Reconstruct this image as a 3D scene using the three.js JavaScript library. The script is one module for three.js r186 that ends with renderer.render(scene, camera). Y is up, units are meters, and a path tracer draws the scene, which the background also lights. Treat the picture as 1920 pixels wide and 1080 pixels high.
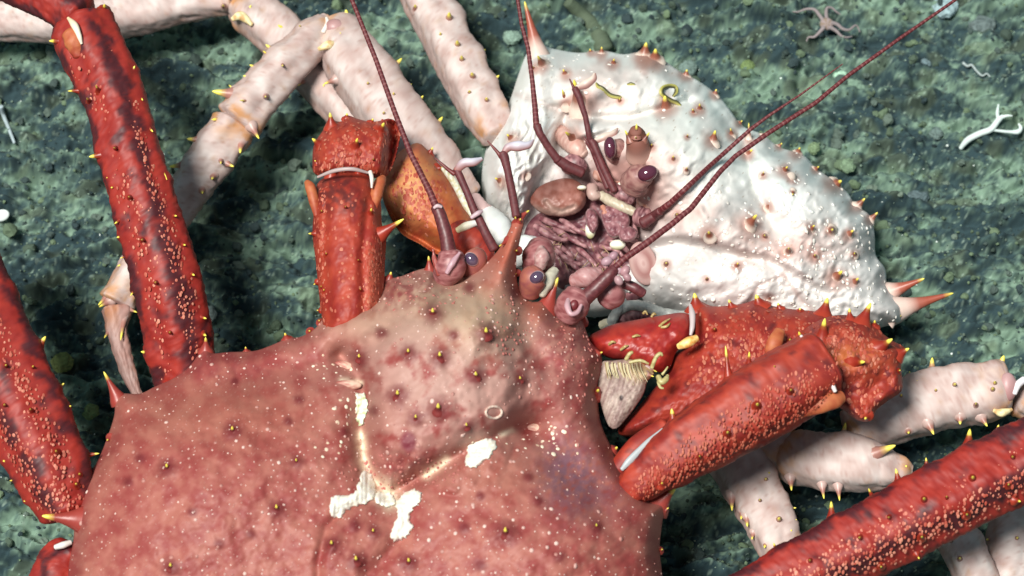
import * as THREE from 'three';
import { mergeGeometries } from 'three/addons/utils/BufferGeometryUtils.js';
import { createNoise3D } from 'simplex-noise';

// ---------- camera, water, light ----------
const scene = new THREE.Scene();
const S = 0.0001875, D = 1.2, PITCH = 66 * Math.PI / 180;           // one unit of layout = S metres; camera distance; how steeply it looks down
const sp = Math.sin(PITCH), cp = Math.cos(PITCH);
const CAM = new THREE.Vector3(0, D * sp, D * cp), NV = new THREE.Vector3(0, sp, cp), UV = new THREE.Vector3(0, cp, -sp);
const camera = new THREE.PerspectiveCamera(2 * Math.atan(540 * S / D) * 180 / Math.PI, 16 / 9, 0.05, 120);
camera.position.copy(CAM); camera.lookAt(0, 0, 0);
camera.focus = 1.14; camera.userData.fStop = 14;
const renderer = new THREE.WebGLRenderer();
renderer.toneMapping = THREE.LinearToneMapping; renderer.toneMappingExposure = 1.12;
renderer.shadowMap.enabled = true;
const sun = new THREE.DirectionalLight(new THREE.Color(1.0, 0.97, 0.9), 5);
sun.position.set(-0.56, 1.75, 0.26); sun.castShadow = true; sun.shadow.radius = 30;
sun.shadow.mapSize.set(4096, 4096); sun.shadow.bias = -0.0002;
Object.assign(sun.shadow.camera, { left: -0.4, right: 0.4, top: 0.4, bottom: -0.4, near: 0.2, far: 4 });
scene.add(sun);
{ // dim blue-green water all round, a little lighter overhead
  const W = 64, H = 32, d = new Float32Array(W * H * 4);
  for (let j = 0; j < H; j++) for (let i = 0; i < W; i++) {
    const up = (j + 0.5) / H, k = (j * W + i) * 4, b = 0.75 + 0.5 * up;
    d[k] = 0.105 * b; d[k + 1] = 0.165 * b; d[k + 2] = 0.19 * b; d[k + 3] = 1;
  }
  const t = new THREE.DataTexture(d, W, H, THREE.RGBAFormat, THREE.FloatType);
  t.mapping = THREE.EquirectangularReflectionMapping; t.magFilter = THREE.LinearFilter; t.needsUpdate = true;
  scene.background = t; scene.environment = t;
}

// ---------- helpers ----------
let seed = 20240;
const rnd = () => { seed = (seed * 1664525 + 1013904223) >>> 0; return seed / 4294967296; };
const rr = (a, b) => a + (b - a) * rnd();
const n3 = createNoise3D(rnd), n3b = createNoise3D(rnd);
const clamp = (x, a = 0, b = 1) => x < a ? a : x > b ? b : x;
const sst = (a, b, x) => { const t = clamp((x - a) / (b - a)); return t * t * (3 - 2 * t); };
const mix = (a, b, t) => a + (b - a) * t;
const mixc = (a, b, t) => [mix(a[0], b[0], t), mix(a[1], b[1], t), mix(a[2], b[2], t)];
const fbm = (x, y, z, o = 4, n = n3) => { let s = 0, a = 0.5, f = 1; for (let i = 0; i < o; i++) { s += a * n(x * f, y * f, z * f); a *= 0.5; f *= 2.03; } return s; };
// layout point at height h over the seabed -> world
function P(x, y, h) {
  const a = (x - 960) * S / D, b = (540 - y) * S / D, dy = b * UV.y - NV.y, t = (h * S - CAM.y) / dy;
  return new THREE.Vector3(CAM.x + t * a, CAM.y + t * dy, CAM.z + t * (b * UV.z - NV.z));
}
const depthOf = (p) => CAM.clone().sub(p).dot(NV);
const names = {};
const numbered = (n) => { names[n] = (names[n] ?? -1) + 1; return names[n] ? n + '_' + String(names[n]).padStart(3, '0') : n; };
function thing(name, base, label, category, group) {
  const g = new THREE.Group(); g.name = numbered(name); g.position.copy(base); g.userData = { label, category };
  if (group) g.userData.group = group;
  scene.add(g); return g;
}
const rootOf = (o) => { while (o.parent && o.parent !== scene) o = o.parent; return o; };
function part(name, geo, mat, parent, stuff) {       // geometry is given in world metres
  const r = rootOf(parent); geo.translate(-r.position.x, -r.position.y, -r.position.z);
  const m = new THREE.Mesh(geo, mat); m.name = name; m.castShadow = m.receiveShadow = true;
  if (stuff) m.userData.kind = 'stuff';
  parent.add(m); return m;
}
const vmat = (o = {}) => new THREE.MeshPhysicalMaterial({ vertexColors: true, roughness: 0.5, ...o });
const M = {
  shell: vmat({ roughness: 0.62, clearcoat: 0.06, clearcoatRoughness: 0.5 }),
  white: vmat({ roughness: 0.72 }),
  leg: vmat({ roughness: 0.6, clearcoat: 0.08, clearcoatRoughness: 0.45 }),
  pale: vmat({ roughness: 0.62, clearcoat: 0.05, clearcoatRoughness: 0.4 }),
  wet: vmat({ roughness: 0.5, clearcoat: 0.16, clearcoatRoughness: 0.3 }),
  horn: vmat({ roughness: 0.6 }),
  spine: vmat({ roughness: 0.4 }),
  crust: vmat({ roughness: 0.85 }),
  eye: vmat({ roughness: 0.08, clearcoat: 1, clearcoatRoughness: 0.05 }),
  ground: vmat({ roughness: 0.95 }),
  stone: vmat({ roughness: 0.85 }),
  grain: new THREE.MeshPhysicalMaterial({ roughness: 0.6 }),
  gravel: new THREE.MeshStandardMaterial({ roughness: 0.9 }),
};
const cr = (a, b, c, d, t) => 0.5 * (2 * b + (c - a) * t + (2 * a - 5 * b + 4 * c - d) * t * t + (3 * b - a - 3 * c + d) * t * t * t);
function samplePath(pts, step) {                     // pts: [x, y, h, r]; Catmull-Rom, every `step`
  const out = [];
  for (let i = 0; i < pts.length - 1; i++) {
    const a = pts[Math.max(0, i - 1)], b = pts[i], c = pts[i + 1], d = pts[Math.min(pts.length - 1, i + 2)];
    const n = Math.max(2, Math.round(Math.hypot(c[0] - b[0], c[1] - b[1], c[2] - b[2]) / step));
    for (let k = i ? 1 : 0; k <= n; k++) out.push([0, 1, 2, 3].map((j) => j === 3 ? mix(b[3], c[3], sst(0, 1, k / n)) : cr(a[j], b[j], c[j], d[j], k / n)));
  }
  return out;
}
function tubeGeo(rows, seg, closed = true) {         // rows: arrays of [Vector3, colour]
  const pos = [], col = [], idx = [];
  rows.forEach((r) => r.forEach(([p, c]) => { pos.push(p.x, p.y, p.z); col.push(...c); }));
  for (let i = 0; i < rows.length - 1; i++) for (let k = 0; k < seg; k++) {
    const a = i * seg + k, b = i * seg + (k + 1) % seg, c = a + seg, d = b + seg;
    idx.push(a, b, c, b, d, c);
  }
  const g = new THREE.BufferGeometry();
  g.setAttribute('position', new THREE.Float32BufferAttribute(pos, 3)); g.setAttribute('color', new THREE.Float32BufferAttribute(col, 3));
  g.setIndex(idx); g.computeVertexNormals(); return g;
}
// a limb: round, tapered, smooth along its path, with rounded ends; ell = thickness towards the viewer over width
function limb(pts, o = {}) {
  const seg = o.seg ?? 36, step = o.step ?? 4, ell = o.ell ?? 1, sm = samplePath(pts, step), rows = [], C = sm.map((s) => P(s[0], s[1], s[2]));
  const color = typeof o.color === 'function' ? o.color : () => o.color ?? [0.5, 0.5, 0.5], disp = o.disp ?? (() => 0);
  let len = 0; const lens = sm.map((s, i) => (i ? len += C[i].distanceTo(C[i - 1]) / S : 0));
  let keep = new THREE.Vector3();
  const ring = (i, along, rad) => {
    const T = C[Math.min(C.length - 1, i + 1)].clone().sub(C[Math.max(0, i - 1)]).normalize();
    let N = NV.clone().addScaledVector(T, -NV.dot(T)); if (N.length() < 0.15) N = keep.clone().addScaledVector(T, -keep.dot(T)); N.normalize(); keep = N.clone();
    const B = new THREE.Vector3().crossVectors(N, T).normalize(), k = S * depthOf(C[i]) / D, r = sm[i][3], row = [];
    const c = C[i].clone().addScaledVector(T, along * r * k), i0 = sm[Math.max(0, i - 2)], i1 = sm[Math.min(sm.length - 1, i + 2)], tl = Math.hypot(i1[0] - i0[0], i1[1] - i0[1]) || 1, t2 = [(i1[1] - i0[1]) / tl, -(i1[0] - i0[0]) / tl];
    for (let j = 0; j < seg; j++) {
      let a = j / seg * 2 * Math.PI, q = r * rad + (rad > 0.02 ? disp(lens[i] + along * r, a, sm[i]) * Math.min(1, rad * 1.5) : 0);
      if (o.knobs && rad > 0.4) { const sx = sm[i][0] + Math.sin(a) * r * t2[0], sy = sm[i][1] + Math.sin(a) * r * t2[1], f = Math.cos(a); if (f > -0.35) for (const kn of o.knobs) { const e = Math.hypot(sx - kn[0], sy - kn[1]); if (e < kn[2] * 2.6) q += kn[2] * 0.42 * ga(e, 0, 0, 0, kn[2] * 0.85) * sst(-0.35, 0, f); } }
      const p = c.clone().addScaledVector(N, Math.cos(a) * q * k * ell).addScaledVector(B, Math.sin(a) * q * k);
      row.push([p, color(lens[i] + along * r, a, p, len)]);
    }
    rows.push(row);
  };
  const cap0 = o.cap0 ?? 0.5, cap1 = o.cap1 ?? 0.5, NC = 6;
  for (let k = NC; k > 0; k--) ring(0, -Math.sin(k / NC * Math.PI / 2) * cap0, Math.max(0.01, Math.cos(k / NC * Math.PI / 2)));
  for (let i = 0; i < sm.length; i++) ring(i, 0, 1);
  for (let k = 1; k <= NC; k++) ring(sm.length - 1, Math.sin(k / NC * Math.PI / 2) * cap1, Math.max(0.01, Math.cos(k / NC * Math.PI / 2)));
  const near = (x, y) => { let b = 1e9, bi = 0; for (let i = 0; i < sm.length; i++) { const d = (sm[i][0] - x) ** 2 + (sm[i][1] - y) ** 2; if (d < b) { b = d; bi = i; } } return [bi, Math.sqrt(b)]; };
  return {
    geo: tubeGeo(rows, seg), sm, len, near,
    surf(x, y) { const [i, d] = near(x, y), r = sm[i][3] * 0.97; return sm[i][2] + sp * ell * Math.sqrt(Math.max(0, r * r - d * d)); },
    snap(x, y, q) { const [i, d] = near(x, y), m = Math.max(sm[i][3] * 0.5, sm[i][3] - q * 0.55), k = d > m ? m / d : 1; return [sm[i][0] + (x - sm[i][0]) * k, sm[i][1] + (y - sm[i][1]) * k]; },
    inside(x, y) { const [i, d] = near(x, y); return d < sm[i][3] * 0.93; },
    normal(x, y) { const [i, d] = near(x, y), r = sm[i][3], c = P(sm[i][0], sm[i][1], sm[i][2]); return P(x, y, this.surf(x, y)).sub(c).normalize(); },
  };
}
const several = (made) => { const best = (x, y) => { let b = made[0], bd = 1e9; for (const m of made) { const [i, d] = m.near(x, y), q = d - m.sm[i][3]; if (q < bd) { bd = q; b = m; } } return b; }; return { surf: (x, y) => best(x, y).surf(x, y), snap: (x, y, q) => best(x, y).snap(x, y, q) }; };
// a shell over a closed outline: heights from the distance to its edge plus relief; closed underneath
function shell(outline, o) {
  const step = o.step ?? 3, pl = o.smooth === false ? outline : closedSpline(outline, o.fine ?? 8);
  let x0 = 1e9, y0 = 1e9, x1 = -1e9, y1 = -1e9;
  for (const [x, y] of pl) { x0 = Math.min(x0, x); x1 = Math.max(x1, x); y0 = Math.min(y0, y); y1 = Math.max(y1, y); }
  x0 -= step * 1.5; y0 -= step * 1.5; const nx = Math.ceil((x1 - x0) / step) + 3, ny = Math.ceil((y1 - y0) / step) + 3, N = nx * ny;
  const edge = (x, y) => {                           // [signed distance, nearest x, y]
    let b = 1e18, bx = 0, by = 0, ins = false;
    for (let i = 0, j = pl.length - 1; i < pl.length; j = i++) {
      const ax = pl[j][0], ay = pl[j][1], dx = pl[i][0] - ax, dy = pl[i][1] - ay, t = clamp(((x - ax) * dx + (y - ay) * dy) / (dx * dx + dy * dy || 1)), qx = ax + t * dx, qy = ay + t * dy, d = (x - qx) ** 2 + (y - qy) ** 2;
      if (d < b) { b = d; bx = qx; by = qy; }
      if ((pl[i][1] > y) !== (ay > y) && x < dx * (y - ay) / (dy || 1e-9) + ax) ins = !ins;
    }
    return [Math.sqrt(b) * (ins ? 1 : -1), bx, by];
  };
  const X = new Float32Array(N), Y = new Float32Array(N), dist = new Float32Array(N), used = new Uint8Array(N), border = new Uint8Array(N), cell = new Uint8Array(N);
  for (let j = 0; j < ny; j++) for (let i = 0; i < nx; i++) { const k = j * nx + i; X[k] = x0 + i * step; Y[k] = y0 + j * step; }
  for (let j = 0; j < ny - 1; j++) for (let i = 0; i < nx - 1; i++) if (edge(X[j * nx + i] + step / 2, Y[j * nx + i] + step / 2)[0] > 0) cell[j * nx + i] = 1;
  for (let j = 1; j < ny - 1; j++) for (let i = 1; i < nx - 1; i++) {
    const k = j * nx + i, n = cell[k] + cell[k - 1] + cell[k - nx] + cell[k - nx - 1];
    if (!n) continue;
    used[k] = 1; const e = edge(X[k], Y[k]);
    if (n < 4) { border[k] = 1; X[k] = e[1]; Y[k] = e[2]; dist[k] = 0; } else dist[k] = Math.max(0, e[0]);
  }
  const R = o.R ?? 60, h = new Float32Array(N);
  for (let k = 0; k < N; k++) if (used[k]) { const t = clamp(dist[k] / R); h[k] = (o.dome ?? 40) * Math.sqrt(1 - (1 - t) ** 2); }
  for (let it = 0; it < (o.relax ?? 30); it++) { const c = h.slice(); for (let j = 1; j < ny - 1; j++) for (let i = 1; i < nx - 1; i++) { const k = j * nx + i; if (used[k] && !border[k]) h[k] = c[k] * 0.5 + (c[k - 1] + c[k + 1] + c[k - nx] + c[k + nx]) * 0.125; } }
  const rim = typeof o.rim === 'function' ? o.rim : () => o.rim;
  for (let k = 0; k < N; k++) if (used[k]) h[k] += rim(X[k], Y[k]) + (o.relief ? o.relief(X[k], Y[k], dist[k]) : 0);
  const map = new Int32Array(N).fill(-1), low = new Int32Array(N).fill(-1), pos = [], col = [], idx = [];
  for (let k = 0; k < N; k++) if (used[k]) { const p = P(X[k], Y[k], h[k]); map[k] = pos.length / 3; pos.push(p.x, p.y, p.z); col.push(...o.color(X[k], Y[k], h[k], dist[k])); }
  const belly = o.belly ?? 30;
  for (let k = 0; k < N; k++) if (used[k]) {
    if (border[k]) { low[k] = map[k]; continue; }
    const t = clamp(dist[k] / (R * 0.6)), p = P(X[k], Y[k], rim(X[k], Y[k]) - belly * Math.sqrt(1 - (1 - t) ** 2)); low[k] = pos.length / 3; pos.push(p.x, p.y, p.z); col.push(...o.color(X[k], Y[k], 0, dist[k]));
  }
  for (let j = 0; j < ny - 1; j++) for (let i = 0; i < nx - 1; i++) {
    const k = j * nx + i; if (!cell[k]) continue;
    const [a, b, c, d] = [k, k + 1, k + nx, k + nx + 1];
    idx.push(map[a], map[c], map[b], map[b], map[c], map[d]);
    const L = [low[a], low[b], low[c], low[d]];
    if (!(border[a] && border[b] && border[c])) idx.push(L[0], L[1], L[2]);
    if (!(border[b] && border[c] && border[d])) idx.push(L[1], L[3], L[2]);
  }
  const g = new THREE.BufferGeometry();
  g.setAttribute('position', new THREE.Float32BufferAttribute(pos, 3)); g.setAttribute('color', new THREE.Float32BufferAttribute(col, 3)); g.setIndex(idx); g.computeVertexNormals();
  const at = (x, y) => { const i = clamp(Math.round((x - x0) / step), 0, nx - 1), j = clamp(Math.round((y - y0) / step), 0, ny - 1); return j * nx + i; };
  const surf = (x, y) => { let k = at(x, y); if (used[k]) return h[k]; const e = edge(x, y); k = at(e[1], e[2]); for (const q of [k, k + 1, k - 1, k + nx, k - nx, k + nx + 1, k - nx - 1, k + nx - 1, k - nx + 1]) if (used[q]) return h[q]; return rim(x, y); };
  return {
    geo: g, surf, inside: (x, y) => { const k = at(x, y); return used[k] && !border[k]; }, box: [x0, y0, x1, y1],
    normal: (x, y) => { const p = P(x, y, surf(x, y)), q = P(x + 6, y, surf(x + 6, y)).sub(p), r = P(x, y - 6, surf(x, y - 6)).sub(p); return q.cross(r).normalize(); },
  };
}
function closedSpline(pts, fine) {
  const out = [], n = pts.length;
  for (let i = 0; i < n; i++) { const a = pts[(i + n - 1) % n], b = pts[i], c = pts[(i + 1) % n], d = pts[(i + 2) % n], m = Math.max(1, Math.round(Math.hypot(c[0] - b[0], c[1] - b[1]) / fine)); for (let k = 0; k < m; k++) out.push([cr(a[0], b[0], c[0], d[0], k / m), cr(a[1], b[1], c[1], d[1], k / m)]); }
  return out;
}
const ga = (x, y, cx, cy, sx, sy = sx) => Math.exp(-0.5 * (((x - cx) / sx) ** 2 + ((y - cy) / sy) ** 2));
function lineDist(x, y, pl) { let b = 1e9; for (let i = 0; i < pl.length - 1; i++) { const [ax, ay] = pl[i], dx = pl[i + 1][0] - ax, dy = pl[i + 1][1] - ay, t = clamp(((x - ax) * dx + (y - ay) * dy) / (dx * dx + dy * dy)); b = Math.min(b, Math.hypot(x - ax - t * dx, y - ay - t * dy)); } return b; }
const groove = (x, y, pl, w) => { const d = lineDist(x, y, pl) / w; return d > 3.5 ? 0 : Math.exp(-0.5 * d * d); };
// raised ground above a line, falling off sharply at the line itself
function ledgeOver(x, y, pl, amp, w) { for (let i = 0; i < pl.length - 1; i++) if (x >= pl[i][0] && x <= pl[i + 1][0]) { const f = pl[i][1] + (pl[i + 1][1] - pl[i][1]) * (x - pl[i][0]) / (pl[i + 1][0] - pl[i][0]), d = f - y, e = Math.min(1, (x - pl[0][0]) / 30, (pl[pl.length - 1][0] - x) / 60); return amp * e * sst(-12, 12, d) * Math.exp(-Math.max(0, d) / w); } return 0; }
// ----- spines: one shared horn shape per colouring -----
function spineGeo(c0, c1, c2, tip = 0.8) {
  const prof = [[-0.22, 1.16], [-0.08, 1.06], [0.02, 0.92], [0.1, 0.79], [0.2, 0.65], [0.34, 0.5], [0.5, 0.36], [0.66, 0.26], [0.8, 0.19], [0.9, 0.135], [0.97, 0.07], [1, 0.004]], seg = 10;
  return tubeGeo(prof.map(([y, r]) => Array.from({ length: seg }, (_, k) => {
    const a = -k / seg * 2 * Math.PI, bend = 0.05 * y * y, c = y < 0.08 ? c0 : y < tip - 0.16 ? mixc(c0, c1, sst(0.05, 0.4, y)) : mixc(c1, c2, sst(tip - 0.1, tip + 0.02, y));
    return [new THREE.Vector3(Math.cos(a) * r + bend, y, Math.sin(a) * r), c];
  })), seg);
}
const YEL = [0.95, 0.82, 0.12];
const SP = {
  car: spineGeo([0.2, 0.028, 0.026], [0.11, 0.014, 0.014], YEL, 0.66), rim: spineGeo([0.3, 0.045, 0.035], [0.28, 0.04, 0.03], YEL, 0.84),
  red: spineGeo([0.34, 0.035, 0.016], [0.25, 0.02, 0.01], YEL, 0.74), white: spineGeo([0.7, 0.58, 0.5], [0.24, 0.075, 0.045], YEL, 0.84),
  long: spineGeo([0.66, 0.5, 0.44], [0.32, 0.075, 0.045], YEL, 0.95), pale: spineGeo([0.48, 0.34, 0.31], [0.34, 0.15, 0.12], YEL, 0.72), brown: spineGeo([0.3, 0.12, 0.09], [0.13, 0.035, 0.025], YEL, 0.7),
};
const up = new THREE.Vector3(0, 1, 0);
function spines(parent, on, kind, list, name = 'spine') {   // [base x, y, tip x, y, base radius, lift]
  const r = rootOf(parent);
  for (let [bx, by, tx, ty, rad, lift = 10] of list) {
    if (on.snap) [bx, by] = on.snap(bx, by, rad);
    const h = on.surf(bx, by) - 2, b = P(bx, by, h - rad * 0.3), t = P(tx, ty, h + lift), v = t.clone().sub(b), L = v.length(), w = rad * S;
    const m = new THREE.Mesh(SP[kind], M.spine); m.name = name; m.castShadow = m.receiveShadow = true;
    m.position.copy(b).sub(r.position); m.quaternion.setFromUnitVectors(up, v.normalize()); m.rotateY(rnd() * 6.28); m.scale.set(w, L, w);
    parent.add(m);
  }
}
const blob = new THREE.IcosahedronGeometry(1, 1);
function grains(parent, on, count, box, cfg) {              // low rounded granules scattered over a surface, too many to count
  const r = rootOf(parent), taken = new Set(), mats = [], cols = [], q = new THREE.Quaternion(), m4 = new THREE.Matrix4();
  for (let tries = 0; mats.length < count && tries < count * 70; tries++) {
    const x = rr(box[0], box[2]), y = rr(box[1], box[3]); if (!on.inside(x, y)) continue;
    const k = cfg.at(x, y); if (!k || rnd() > (k.p ?? 1)) continue;
    if (k.gap) { const cx = Math.floor(x / k.gap), cy = Math.floor(y / k.gap); if (taken.has(cx * 9999 + cy)) continue; taken.add(cx * 9999 + cy); }
    const p = P(x, y, on.surf(x, y) - (k.sink ?? 0)), n = on.normal(x, y);
    q.setFromUnitVectors(up, n); const s = k.r * S;
    m4.compose(p.sub(r.position), q, new THREE.Vector3(s * rr(0.8, 1.2), s * (k.flat ?? 0.6) * rr(0.7, 1.3), s * rr(0.8, 1.3) * (k.long ?? 1)));
    mats.push(m4.clone()); cols.push(k.c);
  }
  const im = new THREE.InstancedMesh(blob, M.grain, mats.length); im.name = cfg.name ?? 'granules'; im.userData.kind = 'stuff'; im.castShadow = im.receiveShadow = true;
  mats.forEach((m, i) => { im.setMatrixAt(i, m); im.setColorAt(i, new THREE.Color().setRGB(...cols[i])); });
  parent.add(im); return im;
}
function ellipsoid(x, y, h, rx, ry, rz, color, rot = 0, seg = 28) {  // rx across, ry up the picture, rz towards the viewer; turned by rot
  const rows = [], c = P(x, y, h), k = S * depthOf(c) / D, R = new THREE.Vector3(Math.cos(rot), 0, 0).addScaledVector(UV, Math.sin(rot)), U = new THREE.Vector3(-Math.sin(rot), 0, 0).addScaledVector(UV, Math.cos(rot));
  const col = typeof color === 'function' ? color : () => color;
  for (let i = 0; i <= 18; i++) { const t = i / 18 * Math.PI, row = []; for (let j = 0; j < seg; j++) { const a = -j / seg * 2 * Math.PI, X = Math.sin(t) * Math.cos(a), Y = Math.sin(t) * Math.sin(a), Z = Math.cos(t); row.push([c.clone().addScaledVector(R, X * rx * k).addScaledVector(U, Y * ry * k).addScaledVector(NV, Z * rz * k), col(X, Y, Z)]); } rows.push(row); }
  return tubeGeo(rows, seg);
}
const px = (p) => [p.x / S, p.y / S, p.z / S];

// ---------- seabed ----------
function bedHeight(gx, gz) {                                  // in layout units
  const w = fbm(gx / 420, 3.1, gz / 260, 3) * 60;
  const ledge = Math.abs(fbm((gx + w) / 380, 9.7, (gz + w) / 105, 4)), big = fbm(gx / 600, 1.7, gz / 330, 3);
  const lump = fbm(gx / 70, 5.5, gz / 50, 3), crag = Math.abs(n3b(gx / 42, 2.2, gz / 32));
  return big * 50 + ledge * 88 + lump * 30 - crag * 10 + fbm(gx / 17, 8.8, gz / 15, 2) * 8 - 55;
}
const bedAt = (x, y) => { for (let h = 160; h > -260; h -= 2) { const p = P(x, y, h); if (bedHeight(p.x / S, p.z / S) >= h) return h; } return 0; };
{
  const grow = (n, half, stepv, far) => { const a = []; for (let i = 0; i <= n; i++) a.push(-half + i * stepv); let s = stepv, e = half; const o = []; while (e < far) { s *= 1.35; e += s; o.push(e); } return [...o.map((v) => -v).reverse(), ...a, ...o]; };
  const xs = grow(620, 1240, 4, 160000), zs = grow(440, 880, 4, 160000), pos = [], col = [], idx = [], nx = xs.length;
  for (const z of zs) for (const x of xs) {
    const far = Math.max(0, Math.hypot(x, z) - 3000), h = bedHeight(x, z) * (far ? Math.min(12, 1 + far / 4000) : 1);
    pos.push(x * S, h * S, z * S);
    const a = fbm(x / 230, 11.3 + h / 90, z / 100, 5), b = fbm(x / 24, h / 24, z / 22, 3), c = n3b(x / 7, h / 7, z / 7);
    const t = clamp(0.4 + a * 1.6 + b * 0.8 + c * 0.16 + 0.12 * n3(x / 11, h / 11, z / 11));
    let k = mixc([0.02, 0.046, 0.054], [0.17, 0.265, 0.2], t * t * (1.5 - 0.5 * t));
    k = mixc(k, [0.1, 0.12, 0.055], sst(0.25, 0.6, n3(x / 90, 7.7, z / 60)) * 0.35);
    if (c > 0.72 && b > 0) k = mixc(k, [0.3, 0.4, 0.33], 0.6);
    col.push(...k);
  }
  for (let j = 0; j < zs.length - 1; j++) for (let i = 0; i < nx - 1; i++) { const a = j * nx + i; idx.push(a, a + nx, a + 1, a + 1, a + nx, a + nx + 1); }
  const g = new THREE.BufferGeometry(); g.setAttribute('position', new THREE.Float32BufferAttribute(pos, 3)); g.setAttribute('color', new THREE.Float32BufferAttribute(col, 3)); g.setIndex(idx); g.computeVertexNormals();
  const m = new THREE.Mesh(g, M.ground); m.name = 'seabed'; m.userData.kind = 'structure'; m.receiveShadow = m.castShadow = true; scene.add(m);
}
function pebbleGeo(detail, rough, off) {
  const g = new THREE.IcosahedronGeometry(1, detail), p = g.attributes.position, v = new THREE.Vector3();
  for (let i = 0; i < p.count; i++) { v.fromBufferAttribute(p, i); v.multiplyScalar(1 + rough * fbm(v.x * 1.3 + off, v.y * 1.3, v.z * 1.3, 3)); p.setXYZ(i, v.x, v.y, v.z); }
  g.computeVertexNormals(); return g;
}
{ // grit and gravel
  const kinds = [pebbleGeo(1, 0.5, 1), pebbleGeo(1, 0.6, 7), pebbleGeo(1, 0.45, 15)], per = 7000;
  kinds.forEach((geo, q) => {
    const im = new THREE.InstancedMesh(geo, M.gravel, per), m4 = new THREE.Matrix4(), e = new THREE.Euler(); im.name = numbered('gravel'); im.userData = { kind: 'stuff', label: ['fine dark green gravel and grit strewn over the seabed', 'angular grey-green gravel crumbs scattered across the seabed', 'pale specks of shell grit dotted over the dark seabed'][q] };
    for (let i = 0; i < per; i++) {
      const x = rr(-1300, 1300), z = rr(-950, 950), s = (q === 2 ? rr(0.9, 2.6) : rr(1.2, 1.2 + 13 * rnd() ** 6 + 2.6));
      m4.compose(new THREE.Vector3(x * S, (bedHeight(x, z) + s * 0.25) * S, z * S), new THREE.Quaternion().setFromEuler(e.set(rnd() * 6, rnd() * 6, rnd() * 6)), new THREE.Vector3(s * S, s * S * rr(0.5, 0.9), s * S));
      im.setMatrixAt(i, m4);
      const v = rnd(), c = q === 2 ? (v < 0.05 ? [0.7, 0.78, 0.74] : mixc([0.08, 0.13, 0.1], [0.24, 0.33, 0.26], rnd())) : q ? mixc([0.02, 0.04, 0.045], [0.14, 0.19, 0.15], v * v) : mixc([0.015, 0.03, 0.035], [0.13, 0.19, 0.11], v);
      im.setColorAt(i, new THREE.Color().setRGB(...c));
    }
    im.receiveShadow = im.castShadow = true; scene.add(im);
  });
}
const soil = (c, amp, off) => (g) => { const p = g.attributes.position, a = []; for (let i = 0; i < p.count; i++) { const n = fbm(p.getX(i) * 2.5 + off, p.getY(i) * 2.5, p.getZ(i) * 2.5, 4); a.push(...c.map((q) => Math.max(0.004, q * (1 + amp * n)))); } g.setAttribute('color', new THREE.Float32BufferAttribute(a, 3)); return g; };
for (const [x, y, r, c, label] of [
  [1840, 52, 24, [0.11, 0.15, 0.15], 'largest smooth grey stone near the upper right corner of the seabed'],
  [1402, 125, 14, [0.13, 0.19, 0.07], 'round moss-green pebble just below left of the brittle star'],
  [1772, 12, 22, [0.24, 0.34, 0.36], 'pale blue-grey pebble at the top edge beside the long red feeler tip'],
  [1736, 118, 11, [0.12, 0.18, 0.2], 'small blue-grey pebble between the large grey stone and the long feeler'],
  [1526, 278, 12, [0.15, 0.22, 0.12], 'small green pebble by the white crab, just right of the long feeler'],
  [1589, 310, 15, [0.16, 0.24, 0.15], 'green pebble beside the upper right rim of the white crab'],
  [1575, 141, 12, [0.35, 0.55, 0.42], 'bright mint-green pebble touching the long red feeler'],
  [1721, 368, 19, [0.08, 0.12, 0.13], 'dark grey rounded pebble on the open seabed right of the white crab'],
  [960, 69, 18, [0.18, 0.27, 0.22], 'pale green pebble left of the long upright white spine'],
  [117, 680, 18, [0.17, 0.2, 0.06], 'olive-yellow pebble between the two red legs on the left'],
  [170, 772, 16, [0.15, 0.2, 0.07], 'olive pebble in the dark gap beside the red shell corner'],
  [1755, 250, 14, [0.11, 0.16, 0.15], 'flat grey pebble left of the white branching twig'],
  [385, 590, 20, [0.16, 0.21, 0.2], 'grey pebble on the seabed in the gap right of the upper left red leg'],
  [1290, 128, 15, [0.13, 0.19, 0.17], 'oblong grey-green pebble just above the white crab shell'],
]) {
  const h = bedAt(x, y) + r * 0.3, base = P(x, y, h), t = thing('pebble', base, label, 'pebble', 'larger pebbles on the seabed');
  const g = soil(c, 0.9, x)(pebbleGeo(5, 0.28, x)); g.scale(r * S * rr(0.9, 1.2), r * S * rr(0.55, 0.75), r * S * rr(0.9, 1.1)); g.rotateY(rnd() * 6); g.translate(base.x, base.y, base.z);
  part('stone', g, M.stone, t);
}
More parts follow.
